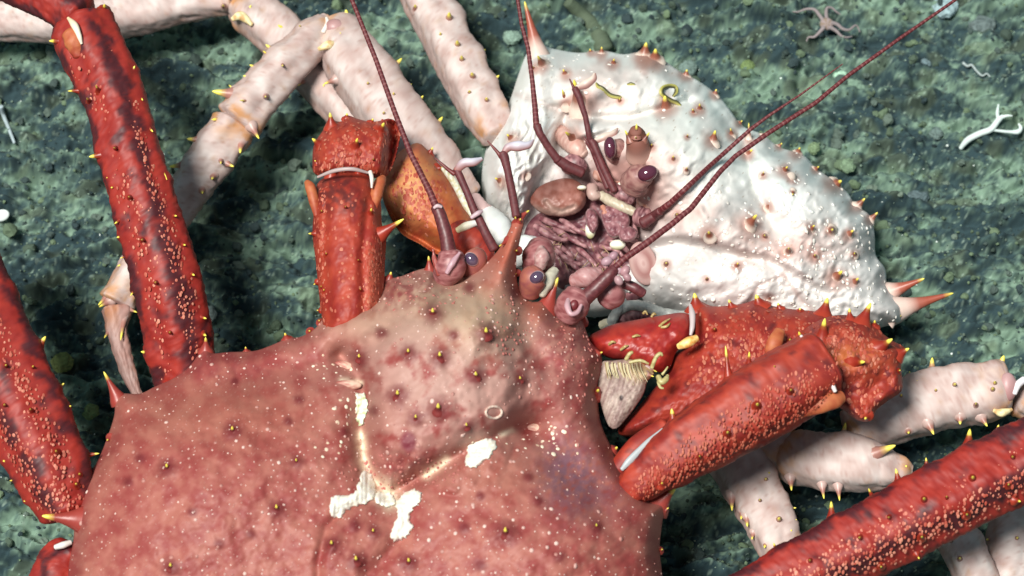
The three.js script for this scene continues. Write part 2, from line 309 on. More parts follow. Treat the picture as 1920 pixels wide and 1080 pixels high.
{ // brittle star
  const base = P(1550, 45, bedAt(1550, 45) + 8), t = thing('brittle_star', base, 'small pinkish five-armed brittle star lying on the seabed at upper right', 'brittle star'), h = Math.max(...[-40, -20, 0, 20, 40].flatMap((i) => [-20, 0, 20].map((j) => bedAt(1550 + i, 45 + j)))) + 6;
  const tone = (u, a, p) => mixc([0.3, 0.24, 0.25], [0.2, 0.18, 0.18], 0.5 + 0.5 * Math.sin(u * 1.4));
  part('disc', ellipsoid(1550, 45, h, 13, 12, 7, (x, y) => mixc([0.22, 0.16, 0.12], [0.29, 0.23, 0.23], 0.5 + 0.5 * Math.cos(5 * Math.atan2(y, x)))), M.stone, t);
  for (const pts of [[[1546, 42], [1536, 28], [1527, 18], [1512, 17], [1497, 22], [1486, 22]], [[1551, 40], [1549, 26], [1551, 15], [1560, 15], [1568, 22], [1576, 27]], [[1558, 42], [1570, 46], [1580, 54], [1592, 56], [1603, 48], [1608, 50], [1612, 60]], [[1556, 51], [1568, 58], [1577, 67], [1588, 70], [1598, 68]], [[1545, 51], [1537, 60], [1527, 69], [1516, 70], [1512, 78]]])
    part('arm', limb(pts.map(([x, y], i) => [x, y, Math.max(bedAt(x, y) + 4, h + 3 - i * 4), mix(4.2, 1, i / (pts.length - 1))]), { seg: 10, step: 1.5, color: tone, disp: (u) => Math.sin(u * 1.4) * 0.35 }).geo, M.stone, t);
}
{ // white twig of coral
  const H = (x, y) => bedAt(x, y), h0 = H(1802, 276) + 12, base = P(1802, 276, h0), t = thing('coral_twig', base, 'bare white forked coral twig standing out from a dark hole at right', 'coral');
  const c = (u, a, p) => mixc([0.72, 0.8, 0.78], [0.5, 0.62, 0.6], 0.5 + 0.5 * fbm(...px(p).map((v) => v / 9), 2));
  part('stem', limb([[1801, 278, h0 - 6, 4], [1815, 262, h0 + 8, 6], [1838, 250, h0 + 18, 6], [1858, 242, h0 + 24, 6], [1872, 225, h0 + 30, 5.5], [1880, 218, h0 + 34, 4]], { seg: 12, step: 2, color: c }).geo, M.stone, t);
  part('branch', limb([[1872, 224, h0 + 30, 4], [1870, 212, h0 + 36, 3.4], [1872, 196, h0 + 42, 1.6]], { seg: 10, step: 2, color: c }).geo, M.stone, t);
  part('branch', limb([[1878, 220, h0 + 33, 4], [1888, 217, h0 + 38, 2.6], [1898, 217, h0 + 42, 1.2]], { seg: 10, step: 2, color: c }).geo, M.stone, t);
  part('branch', limb([[1862, 244, h0 + 22, 2.6], [1890, 247, h0 + 18, 3], [1908, 247, h0 + 16, 5], [1914, 240, h0 + 18, 3.5], [1910, 232, h0 + 20, 2]], { seg: 10, step: 2, color: c }).geo, M.stone, t);
}
function strand(name, label, cat, pts, r, c, lift = 10) {
  const [x, y] = pts[0], base = P(x, y, bedAt(x, y) + lift), t = thing(name, base, label, cat);
  part('strand', limb(pts.map(([x, y], i) => [x, y, bedAt(x, y) + lift, r * (1 - 0.5 * i / pts.length)]), { seg: 10, step: 2, color: (u, a, p) => c.map((q) => q * (1 + 0.35 * fbm(...px(p).map((v) => v / 10), 2))) }).geo, M.stone, t); return t;
}
strand('worm_tube', 'thin pale bluish tube lying on the seabed at the left edge', 'worm tube', [[2, 200], [6, 215], [14, 235], [22, 255], [27, 268]], 4.5, [0.34, 0.42, 0.45]);
strand('hydroid', 'crinkled white hydroid thread under the dark ledge at upper right', 'hydroid', [[1806, 118], [1814, 124], [1822, 122], [1832, 134], [1842, 142], [1850, 138], [1856, 144]], 2.6, [0.34, 0.4, 0.4], 10);
strand('tube_sponge', 'olive tube sponge leaning over the seabed behind the white crab', 'sponge', [[1132, 92], [1124, 70], [1108, 45], [1088, 25], [1066, 4]], 19, [0.08, 0.11, 0.07], 6);
{ const base = P(3, 404, bedAt(3, 404) + 14), t = thing('shell_chip', base, 'bright white shell chip lying at the left edge of the seabed', 'shell'); part('chip', ellipsoid(3, 404, bedAt(3, 404) + 14, 15, 11, 5, [0.7, 0.78, 0.76], 0.3), M.stone, t); }

// ---------- shared colourings ----------
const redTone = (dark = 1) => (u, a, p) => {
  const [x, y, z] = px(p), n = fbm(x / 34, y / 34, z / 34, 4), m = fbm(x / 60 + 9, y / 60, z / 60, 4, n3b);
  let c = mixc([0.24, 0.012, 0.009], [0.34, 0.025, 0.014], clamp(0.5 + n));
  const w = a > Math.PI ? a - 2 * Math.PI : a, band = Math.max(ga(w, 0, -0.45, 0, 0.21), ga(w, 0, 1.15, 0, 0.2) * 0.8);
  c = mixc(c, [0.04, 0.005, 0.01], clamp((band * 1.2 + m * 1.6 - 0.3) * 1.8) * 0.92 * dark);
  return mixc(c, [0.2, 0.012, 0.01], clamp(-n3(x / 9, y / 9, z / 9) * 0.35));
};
const orangeTone = (u, a, p) => { const [x, y, z] = px(p); return mixc([0.33, 0.035, 0.012], [0.48, 0.11, 0.03], clamp(0.45 + fbm(x / 28, y / 28, z / 28, 4) * 1.1)); };
const knobTone = (u, a, p, L) => { const [x, y, z] = px(p), n = fbm(x / 20, y / 20, z / 20, 3); return mixc([0.3, 0.035, 0.016], mixc([0.36, 0.065, 0.024], [0.46, 0.14, 0.05], clamp(0.5 + n)), clamp(2.4 * (1 - u / L) + n * 0.8)); };
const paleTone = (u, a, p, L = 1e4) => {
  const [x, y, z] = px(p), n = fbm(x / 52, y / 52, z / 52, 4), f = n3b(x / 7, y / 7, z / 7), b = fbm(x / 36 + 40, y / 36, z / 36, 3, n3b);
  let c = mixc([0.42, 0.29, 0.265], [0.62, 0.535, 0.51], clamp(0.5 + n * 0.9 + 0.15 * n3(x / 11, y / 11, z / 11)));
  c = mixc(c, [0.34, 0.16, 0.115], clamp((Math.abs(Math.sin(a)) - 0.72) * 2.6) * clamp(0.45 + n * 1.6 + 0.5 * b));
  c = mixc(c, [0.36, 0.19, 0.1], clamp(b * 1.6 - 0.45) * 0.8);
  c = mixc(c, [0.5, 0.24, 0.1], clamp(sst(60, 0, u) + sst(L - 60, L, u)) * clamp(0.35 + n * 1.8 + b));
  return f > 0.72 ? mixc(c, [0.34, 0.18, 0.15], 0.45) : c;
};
const purple = (u, a, p) => { const [x, y, z] = px(p); return mixc([0.1, 0.026, 0.036], [0.4, 0.2, 0.21], clamp(0.45 + fbm(x / 10, y / 10, z / 10, 4) * 1.7)); };
const cream = (u, a, p) => { const [x, y, z] = px(p); return mixc([0.62, 0.55, 0.42], [0.8, 0.78, 0.68], clamp(0.5 + fbm(x / 14, y / 14, z / 14, 3))); };
const lumpy = (amp, f) => (u, a, s) => amp * fbm(Math.cos(a) * 1.6 + f, Math.sin(a) * 1.6 + s[1] / 900, u / f, 3);
function banded(c1, c2, per) { return (u) => (u % per) < per * 0.76 ? c1 : c2; }
let overWhite = () => -1e3;
function feeler(parent, raw, ringed, name = 'antenna') {
  const pts = []; raw.forEach((q, i) => { if (i) for (const t of [0.33, 0.67]) pts.push(q.map((v, k) => mix(raw[i - 1][k], v, t))); pts.push(q); });
  for (const q of pts) q[3] *= 0.84;
  for (const q of pts) q[2] = Math.max(q[2], overWhite(q[0], q[1]) + q[3] + 5);
  return part(name, limb(pts, { seg: 10, step: 1.6, color: ringed, disp: ringed === RB ? (u) => (u % 9 < 7 ? 0.2 : -0.25) : undefined }).geo, M.horn, parent);
}
const RB = banded([0.1, 0.01, 0.014], [0.2, 0.06, 0.06], 9), DK = (u, a, p) => mixc([0.075, 0.012, 0.016], [0.14, 0.032, 0.036], clamp(0.5 + fbm(...px(p).map((v) => v / 8), 3)));

// ---------- the white crab ----------
const wbase = P(1300, 420, 0);
const wc = thing('white_crab', wbase, 'bulky white spiny king crab facing forward, held by the red crab', 'crab');
const WG = {
  cerv: [[1338, 190], [1372, 232], [1395, 268], [1408, 320], [1424, 372], [1452, 425]], under: [[1205, 470], [1262, 452], [1318, 458], [1378, 476], [1440, 486], [1500, 520], [1560, 560]],
  top: [[1052, 250], [1062, 215], [1105, 222], [1180, 222], [1240, 205], [1290, 190]], seam: [[968, 178], [1010, 192], [1045, 205]], side: [[1058, 250], [1046, 300], [1010, 335], [1000, 390], [985, 430]], fork: [[1385, 595], [1425, 535], [1470, 515], [1500, 560], [1540, 600]],
};
const wOut = [[903, 335], [910, 285], [930, 238], [955, 190], [972, 140], [988, 100], [1008, 84], [1040, 92], [1085, 99], [1130, 95], [1170, 102], [1205, 97], [1240, 110], [1272, 132], [1310, 152], [1345, 178], [1368, 205], [1392, 236], [1430, 252], [1462, 276], [1505, 290], [1530, 315], [1562, 338], [1588, 360], [1605, 385], [1632, 405], [1640, 440], [1642, 478], [1660, 505], [1664, 540], [1688, 566], [1690, 600], [1660, 612], [1600, 625], [1500, 640], [1400, 640], [1320, 625], [1260, 600], [1215, 585], [1190, 565], [1150, 590], [1080, 590], [1000, 540], [950, 470], [925, 420], [908, 380]];
const wSpines = [
  [1018, 122, 1008, 105, 12, 30], [1062, 196, 1054, 168, 11, 34], [1088, 200, 1076, 150, 20, 50], [1056, 260, 1042, 240, 12, 30], [1078, 262, 1060, 248, 14, 40], [1128, 100, 1128, 88, 9, 8], [1108, 99, 1106, 92, 7, 6],
  [1208, 104, 1212, 79, 17, 14], [1228, 112, 1229, 92, 18, 22], [1286, 142, 1288, 130, 9, 8], [1340, 178, 1343, 167, 9, 6], [1248, 205, 1246, 180, 17, 30], [1312, 206, 1312, 194, 9, 16], [1300, 212, 1299, 204, 6, 12],
  [1336, 266, 1341, 244, 13, 18], [1372, 254, 1370, 240, 8, 14], [1404, 262, 1404, 230, 8, 10], [1430, 254, 1437, 249, 6, 8], [1403, 422, 1419, 402, 17, 24], [1331, 443, 1328, 434, 13, 14], [1496, 286, 1500, 276, 10, 8], [1566, 346, 1578, 338, 16, 14], [1608, 386, 1622, 372, 13, 10], [1632, 412, 1646, 398, 12, 8],
  [1484, 336, 1488, 362, 8, 16], [1486, 360, 1487, 365, 6, 14], [1558, 432, 1562, 430, 10, 24], [1434, 443, 1434, 441, 7, 20], [1478, 472, 1480, 464, 10, 26], [1528, 482, 1528, 477, 8, 18], [1564, 522, 1580, 508, 15, 16], [1602, 478, 1603, 474, 7, 14], [1250, 496, 1249, 492, 8, 18], [1326, 524, 1325, 521, 6, 14], [1262, 300, 1263, 292, 7, 14], [1287, 320, 1288, 314, 5, 12], [1288, 258, 1290, 252, 5, 12], [1222, 276, 1222, 270, 6, 16], [1532, 600, 1540, 592, 8, 10],
  [1402, 290, 1410, 280, 10, 12], [1440, 390, 1446, 380, 9, 14], [1520, 430, 1527, 422, 9, 14], [1590, 440, 1600, 432, 10, 12], [1470, 320, 1477, 312, 9, 12], [1380, 500, 1384, 492, 8, 14], [1440, 560, 1446, 552, 8, 12], [1600, 530, 1610, 522, 10, 12], [1150, 120, 1151, 110, 9, 12], [1060, 140, 1056, 130, 9, 12], [960, 260, 950, 252, 9, 10], [940, 340, 928, 334, 9, 10], [985, 330, 978, 322, 8, 10],
  [1528, 318, 1536, 312, 7, 8], [1460, 275, 1466, 268, 7, 6], [1386, 232, 1392, 226, 7, 6], [1270, 404, 1269, 401, 8, 18], [1430, 330, 1432, 322, 6, 16], [1000, 130, 998, 124, 7, 14], [1162, 190, 1162, 184, 6, 14]];
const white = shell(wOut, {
  step: 2.6, R: 150, dome: 150, rim: (x, y) => 70 + sst(420, 200, y) * 25, belly: 60, relax: 60,
  relief(x, y, d) {
    const e = sst(0, 35, d);
    let h = 120 * ga(x, y, 1265, 305, 88, 70) + 64 * ga(x, y, 1350, 428, 58, 40) + 74 * ga(x, y, 955, 320, 40, 74) + 66 * ga(x, y, 1520, 395, 80, 60) + 40 * ga(x, y, 1150, 150, 120, 30) + 36 * ga(x, y, 1090, 235, 36, 22) + 30 * ga(x, y, 1190, 262, 60, 40) + 52 * ga(x, y, 1320, 525, 105, 32) + 34 * ga(x, y, 1440, 320, 34, 60);
    h -= 120 * ga(x, y, 1105, 430, 66, 66) + 40 * groove(x, y, WG.cerv, 24) + 26 * groove(x, y, WG.cerv, 7) + 20 * groove(x, y, WG.under, 7) + 40 * groove(x, y, WG.top, 20) + 22 * groove(x, y, WG.top, 6) + 26 * groove(x, y, [[1085, 268], [1110, 258], [1155, 244]], 6) + 12 * groove(x, y, WG.seam, 5) + 40 * groove(x, y, WG.side, 11) + 5 * groove(x, y, WG.fork, 4);
    h += 13 * Math.max(0, fbm(x / 58, y / 50, 23, 2)) + 3.6 * Math.max(0, n3(x / 19, y / 19, 3)) * (0.4 + sst(1330, 1450, x) + sst(1060, 980, x) + 0.7 * sst(200, 150, y)) + 5 * Math.max(0, n3b(x / 36, y / 32, 13)) + 10 * fbm(x / 90, y / 70, 7, 2) + 1.3 * fbm(x / 12, y / 12, 1, 2);
    h += ledgeOver(x, y, WG.under, 36, 100) + ledgeOver(x, y, [[1050, 256], [1085, 272], [1112, 262], [1155, 246], [1180, 238]], 30, 40);
    h += 22 * (1 - Math.abs(n3b((x + 0.3 * y) / 17, (y - 0.3 * x) / 46, 4))) * ga(x, y, 960, 290, 45, 110);
    return h * e + 14 * n3b(x / 30, y / 30, 9) * (1 - e) * sst(1150, 1300, x);
  },
  color(x, y, h, d) {
    const n = fbm(x / 60, y / 60, 21, 4), f = n3b(x / 5, y / 5, 2);
    let c = mixc([0.7, 0.68, 0.66], [0.84, 0.87, 0.86], clamp(0.5 + n * 1.2));
    c = mixc(c, [0.86, 0.87, 0.83], clamp(1.1 * ga(x, y, 1270, 300, 90, 75)));
    c = mixc(c, [0.68, 0.8, 0.76], 0.4 * sst(330, 120, y - 0.35 * (x - 1200)) * clamp(0.6 + n));  // cool mint cast of overexposed light, painted into the upper shell colour
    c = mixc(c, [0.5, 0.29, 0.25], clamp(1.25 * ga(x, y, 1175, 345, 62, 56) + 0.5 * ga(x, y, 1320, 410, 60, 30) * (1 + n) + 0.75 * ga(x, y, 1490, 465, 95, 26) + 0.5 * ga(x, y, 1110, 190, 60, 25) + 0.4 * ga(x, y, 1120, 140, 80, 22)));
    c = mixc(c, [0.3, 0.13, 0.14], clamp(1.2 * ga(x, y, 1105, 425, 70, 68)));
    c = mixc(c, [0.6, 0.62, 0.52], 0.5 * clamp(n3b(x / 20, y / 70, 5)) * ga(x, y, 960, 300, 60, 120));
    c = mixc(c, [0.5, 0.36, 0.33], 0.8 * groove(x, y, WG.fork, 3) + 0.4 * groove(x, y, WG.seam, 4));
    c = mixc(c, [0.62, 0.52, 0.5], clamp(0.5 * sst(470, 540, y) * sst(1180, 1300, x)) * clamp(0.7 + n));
    for (const [sx, sy, , , r] of wSpines) { const q = Math.hypot(x - sx, y - sy) * (1 + 0.4 * n); if (q < r * 2.4) c = mixc(c, [0.42, 0.2, 0.155], 0.75 * sst(r * 2.2, r * 0.5, q)); }
    return f > 0.85 && n3(x / 40, y / 40, 6) > 0.2 ? mixc(c, [0.35, 0.24, 0.16], 0.6) : c;
  },
});

const wcar = part('carapace', white.geo, M.white, wc);
overWhite = (x, y) => white.inside(x, y) && Math.hypot((x - 1100) / 110, (y - 400) / 100) > 1 ? white.surf(x, y) : -1e3;
spines(wcar, white, 'long', [[1008, 100, 984, 2, 22, 34], [1668, 548, 1734, 523, 22, 30], [1690, 578, 1788, 550, 24, 10], [1672, 606, 1690, 591, 8, 6]]);
spines(wcar, white, 'white', wSpines.map(([a, b, c, d, r, l]) => [a, b, c, d, r * rr(0.9, 1.2), l * rr(0.9, 1.3)]));
grains(wcar, white, 620, [900, 80, 1690, 620], { name: 'tubercles', at: (x, y) => { const k = ga(x, y, 1480, 500, 160, 80) + 0.35 * ga(x, y, 1120, 140, 90, 40) + 0.25 * ga(x, y, 1480, 360, 110, 60); return { p: k, r: rr(1.5, 4.2), flat: 0.5, sink: 0.5, c: mixc([0.72, 0.66, 0.6], [0.88, 0.88, 0.84], rnd()) }; } });
{ // crown of the beak between the eyes
  const stub = limb([[1198, 292, white.surf(1196, 292) + 4, 25], [1196, 272, white.surf(1196, 280) + 26, 22], [1194, 256, white.surf(1196, 280) + 38, 18], [1192, 246, white.surf(1196, 280) + 56, 12]], { color: (u, a, p, L) => mixc([0.5, 0.3, 0.25], [0.2, 0.07, 0.05], sst(0.1, 0.55, u / L)) });
  const st = part('rostrum', stub.geo, M.white, wc);
  spines(st, stub, 'brown', [[1193, 254, 1194, 232, 9, 14], [1180, 262, 1172, 244, 8, 10], [1208, 262, 1218, 248, 8, 10], [1193, 262, 1192, 256, 5, 18]]);
}
// pale walking legs
function paleLeg(segs, sp, o = {}) {
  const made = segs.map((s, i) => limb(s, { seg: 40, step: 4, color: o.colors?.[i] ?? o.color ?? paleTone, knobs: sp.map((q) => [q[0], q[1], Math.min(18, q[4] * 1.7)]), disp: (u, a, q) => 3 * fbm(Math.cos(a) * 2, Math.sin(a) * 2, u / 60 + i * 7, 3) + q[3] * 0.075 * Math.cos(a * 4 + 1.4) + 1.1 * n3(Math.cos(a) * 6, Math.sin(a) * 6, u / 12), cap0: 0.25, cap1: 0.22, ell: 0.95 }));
  const leg = part('walking_leg', made[0].geo, M.pale, wc);
  made.slice(1).forEach((m) => part('segment', m.geo, M.pale, leg));
  const on = several(made);
  spines(leg, on, 'pale', sp.map(([a, b, c, d, r, l]) => [a, b, mix(a, c, 1.15), mix(b, d, 1.15), r * 1.25, l * 1.1])); return leg;
}
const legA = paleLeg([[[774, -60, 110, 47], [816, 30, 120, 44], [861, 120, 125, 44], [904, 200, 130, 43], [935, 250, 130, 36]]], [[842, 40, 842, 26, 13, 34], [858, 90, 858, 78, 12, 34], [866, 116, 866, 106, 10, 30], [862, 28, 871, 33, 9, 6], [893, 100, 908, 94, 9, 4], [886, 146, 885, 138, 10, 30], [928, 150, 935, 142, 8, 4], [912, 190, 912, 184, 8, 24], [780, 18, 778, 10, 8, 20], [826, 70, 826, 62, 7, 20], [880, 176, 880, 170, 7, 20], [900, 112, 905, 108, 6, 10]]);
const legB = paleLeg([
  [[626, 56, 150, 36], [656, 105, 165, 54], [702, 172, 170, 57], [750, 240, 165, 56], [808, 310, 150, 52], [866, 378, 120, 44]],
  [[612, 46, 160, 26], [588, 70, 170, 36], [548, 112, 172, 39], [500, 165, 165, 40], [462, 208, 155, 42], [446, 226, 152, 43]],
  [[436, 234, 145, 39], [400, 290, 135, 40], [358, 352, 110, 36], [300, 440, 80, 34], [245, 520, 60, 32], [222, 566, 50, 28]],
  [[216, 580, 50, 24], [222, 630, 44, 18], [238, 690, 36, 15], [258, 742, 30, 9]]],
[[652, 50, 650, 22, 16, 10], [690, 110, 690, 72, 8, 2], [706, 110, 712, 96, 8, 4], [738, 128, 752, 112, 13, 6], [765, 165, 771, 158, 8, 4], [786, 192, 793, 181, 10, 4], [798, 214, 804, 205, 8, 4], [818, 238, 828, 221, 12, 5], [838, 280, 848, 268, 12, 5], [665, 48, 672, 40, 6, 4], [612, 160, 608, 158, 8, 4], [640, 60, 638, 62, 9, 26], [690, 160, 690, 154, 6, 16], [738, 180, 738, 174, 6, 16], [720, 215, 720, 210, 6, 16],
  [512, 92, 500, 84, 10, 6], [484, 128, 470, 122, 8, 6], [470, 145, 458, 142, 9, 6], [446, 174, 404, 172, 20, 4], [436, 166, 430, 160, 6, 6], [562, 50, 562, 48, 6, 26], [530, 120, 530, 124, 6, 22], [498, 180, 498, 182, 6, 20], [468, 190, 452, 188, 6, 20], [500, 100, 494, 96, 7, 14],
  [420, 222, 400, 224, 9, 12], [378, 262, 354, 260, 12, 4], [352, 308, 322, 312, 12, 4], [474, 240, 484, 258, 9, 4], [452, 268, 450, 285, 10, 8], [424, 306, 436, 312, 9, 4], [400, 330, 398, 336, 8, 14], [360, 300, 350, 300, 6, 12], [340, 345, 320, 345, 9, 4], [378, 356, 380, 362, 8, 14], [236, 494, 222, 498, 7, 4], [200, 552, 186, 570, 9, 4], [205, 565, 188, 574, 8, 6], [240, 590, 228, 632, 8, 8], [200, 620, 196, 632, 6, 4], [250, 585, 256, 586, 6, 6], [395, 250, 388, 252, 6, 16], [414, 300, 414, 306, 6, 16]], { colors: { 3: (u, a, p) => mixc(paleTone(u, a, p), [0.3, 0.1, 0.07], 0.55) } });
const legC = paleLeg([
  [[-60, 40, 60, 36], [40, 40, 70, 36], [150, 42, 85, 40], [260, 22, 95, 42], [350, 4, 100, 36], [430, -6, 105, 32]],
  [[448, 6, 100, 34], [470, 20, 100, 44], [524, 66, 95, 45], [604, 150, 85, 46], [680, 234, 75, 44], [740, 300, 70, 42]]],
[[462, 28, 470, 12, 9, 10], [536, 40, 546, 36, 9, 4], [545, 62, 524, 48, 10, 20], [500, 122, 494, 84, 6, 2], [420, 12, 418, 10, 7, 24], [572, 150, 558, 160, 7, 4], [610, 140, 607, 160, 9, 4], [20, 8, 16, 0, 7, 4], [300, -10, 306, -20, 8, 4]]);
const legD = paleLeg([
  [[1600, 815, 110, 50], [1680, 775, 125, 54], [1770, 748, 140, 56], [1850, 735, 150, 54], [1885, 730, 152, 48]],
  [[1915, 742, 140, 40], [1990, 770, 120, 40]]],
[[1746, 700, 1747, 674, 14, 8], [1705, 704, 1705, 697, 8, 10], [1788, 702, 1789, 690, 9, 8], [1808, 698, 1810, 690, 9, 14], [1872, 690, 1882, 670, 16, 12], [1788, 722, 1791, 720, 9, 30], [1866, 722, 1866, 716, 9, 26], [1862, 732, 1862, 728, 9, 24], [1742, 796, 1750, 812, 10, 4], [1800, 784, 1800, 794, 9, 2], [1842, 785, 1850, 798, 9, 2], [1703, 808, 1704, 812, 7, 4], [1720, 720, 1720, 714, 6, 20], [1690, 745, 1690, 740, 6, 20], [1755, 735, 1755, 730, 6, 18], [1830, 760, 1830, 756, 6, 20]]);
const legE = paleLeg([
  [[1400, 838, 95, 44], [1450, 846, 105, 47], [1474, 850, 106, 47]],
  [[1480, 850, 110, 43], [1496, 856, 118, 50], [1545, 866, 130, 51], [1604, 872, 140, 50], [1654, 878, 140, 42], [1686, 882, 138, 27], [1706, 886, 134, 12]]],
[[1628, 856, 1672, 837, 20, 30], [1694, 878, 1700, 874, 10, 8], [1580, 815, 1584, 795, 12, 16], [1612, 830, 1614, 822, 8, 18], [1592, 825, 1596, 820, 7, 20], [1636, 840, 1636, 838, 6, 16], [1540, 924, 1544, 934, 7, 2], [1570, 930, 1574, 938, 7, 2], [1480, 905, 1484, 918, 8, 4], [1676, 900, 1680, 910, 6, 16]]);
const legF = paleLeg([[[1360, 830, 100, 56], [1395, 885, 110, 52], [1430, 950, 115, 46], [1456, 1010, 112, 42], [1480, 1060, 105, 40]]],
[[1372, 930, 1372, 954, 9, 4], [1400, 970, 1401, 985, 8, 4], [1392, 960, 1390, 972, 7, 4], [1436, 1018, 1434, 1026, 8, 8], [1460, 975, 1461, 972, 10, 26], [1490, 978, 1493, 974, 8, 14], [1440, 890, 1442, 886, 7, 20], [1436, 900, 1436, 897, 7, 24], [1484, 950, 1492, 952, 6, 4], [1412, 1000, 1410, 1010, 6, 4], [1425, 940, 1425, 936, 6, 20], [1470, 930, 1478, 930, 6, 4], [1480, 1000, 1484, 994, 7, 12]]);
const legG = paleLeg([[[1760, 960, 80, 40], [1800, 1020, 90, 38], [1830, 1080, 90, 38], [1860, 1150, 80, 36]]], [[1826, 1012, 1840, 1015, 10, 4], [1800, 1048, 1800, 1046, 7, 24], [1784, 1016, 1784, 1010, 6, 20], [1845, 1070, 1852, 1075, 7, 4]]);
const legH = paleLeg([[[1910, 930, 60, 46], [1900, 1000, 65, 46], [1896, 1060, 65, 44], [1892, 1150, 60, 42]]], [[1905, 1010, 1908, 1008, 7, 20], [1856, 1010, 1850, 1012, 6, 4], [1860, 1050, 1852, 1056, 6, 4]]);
// joints of the pale legs
for (const [leg, pts, r] of [[legB, [[598, 92, 205], [616, 84, 210], [626, 80, 206]], 14], [legC, [[436, 36, 138], [452, 30, 142], [472, 46, 136]], 15], [legD, [[1864, 770, 178], [1878, 774, 182], [1896, 768, 176]], 13]])
  part('joint', limb(pts.map((q, i) => [...q, r * (i === 1 ? 0.6 : 0.3)]), { seg: 20, step: 2, color: (u, a, p) => mixc([0.6, 0.36, 0.15], [0.88, 0.78, 0.45], clamp(0.5 + fbm(...px(p).map((v) => v / 16), 3) * 1.6)), disp: lumpy(0.8, 22) }).geo, M.wet, leg);
part('joint', ellipsoid(628, 52, 192, 20, 17, 14, (x, y, z) => mixc([0.34, 0.17, 0.17], [0.46, 0.28, 0.27], 0.5 + 0.5 * x)), M.wet, legB);
part('joint', ellipsoid(1889, 726, 190, 18, 28, 15, (x, y, z) => mixc([0.36, 0.17, 0.17], [0.46, 0.28, 0.28], 0.5 + 0.5 * y)), M.wet, legD);
part('joint', limb([[1902, 738, 194, 5], [1908, 722, 196, 7], [1920, 712, 194, 7]], { seg: 14, step: 2, color: [0.8, 0.74, 0.78] }).geo, M.wet, legD);
part('joint', limb([[612, 34, 190, 3], [614, 44, 196, 4], [606, 60, 198, 4]], { seg: 12, step: 2, color: [0.8, 0.76, 0.7] }).geo, M.wet, legB);

// face of the white crab
const ws = (x, y) => white.surf(x, y);
const face = part('mouth', shell([[1010, 400], [1050, 395], [1090, 380], [1130, 350], [1160, 350], [1190, 385], [1215, 420], [1215, 470], [1215, 520], [1200, 560], [1150, 575], [1080, 570], [1020, 520], [985, 470], [985, 430]], { step: 2.5, R: 60, dome: 26, rim: (x, y) => 128 + 0.28 * (560 - y), belly: 40, relief: (x, y, d) => sst(0, 20, d) * (9 * fbm(x / 34, y / 34, 3, 2)), color: (x, y) => mixc([0.12, 0.035, 0.05], [0.3, 0.13, 0.14], clamp(0.42 + fbm(x / 18, y / 18, 8, 4) * 1.3)) }).geo, M.wet, wc);
const mouthTop = (x, y) => 165 + 0.28 * (560 - y);
part('gill_membrane', shell([[994, 380], [1000, 362], [1014, 348], [1038, 338], [1060, 334], [1080, 338], [1096, 352], [1100, 372], [1092, 392], [1070, 404], [1044, 406], [1016, 400]], { step: 2, R: 34, dome: 26, belly: 20, rim: (x, y) => mouthTop(1052, 372) + 8, relief: (x, y, d) => sst(0, 6, d) * (2.5 * fbm(x / 16, y / 16, 3, 3) - 5 * groove(x, y, [[1024, 378], [1036, 392], [1054, 397], [1076, 388]], 3)), color: (x, y, h, d) => mixc(mixc([0.26, 0.085, 0.06], [0.38, 0.17, 0.14], clamp(0.5 + fbm(x / 24, y / 24, 5, 3) * 1.2)), [0.52, 0.38, 0.32], 0.55 * groove(x, y, [[1022, 376], [1034, 390], [1054, 395], [1078, 386]], 3.5) + 0.5 * groove(x, y, [[1000, 390], [1040, 402], [1085, 396]], 4)) }).geo, M.wet, face);
const F = (name, pts, col = purple, mat = M.wet, amp = 2) => part(name, limb(pts, { seg: 18, step: 2, color: col, disp: lumpy(amp, 14) }).geo, mat, face);
F('palp', [[1126, 366, 236, 9], [1152, 381, 244, 10], [1192, 399, 244, 8]], (u, a, p) => mixc([0.42, 0.36, 0.25], [0.55, 0.48, 0.38], clamp(0.5 + fbm(...px(p).map((v) => v / 9), 3))));
F('palp', [[1110, 352, 238, 12], [1112, 365, 243, 11], [1122, 366, 240, 8]], (u, a, p) => mixc([0.4, 0.24, 0.22], [0.55, 0.42, 0.36], clamp(u / 40)));
F('mouthpart', [[1130, 388, 236, 5], [1134, 397, 242, 5], [1132, 408, 238, 3]], [0.5, 0.22, 0.16]);
const lamella = (u, a, p) => { const [x, y, z] = px(p); return mixc([0.17, 0.05, 0.065], [0.46, 0.24, 0.25], clamp(0.5 + fbm(x / 20, y / 20, z / 20, 3) * 1.3)); };
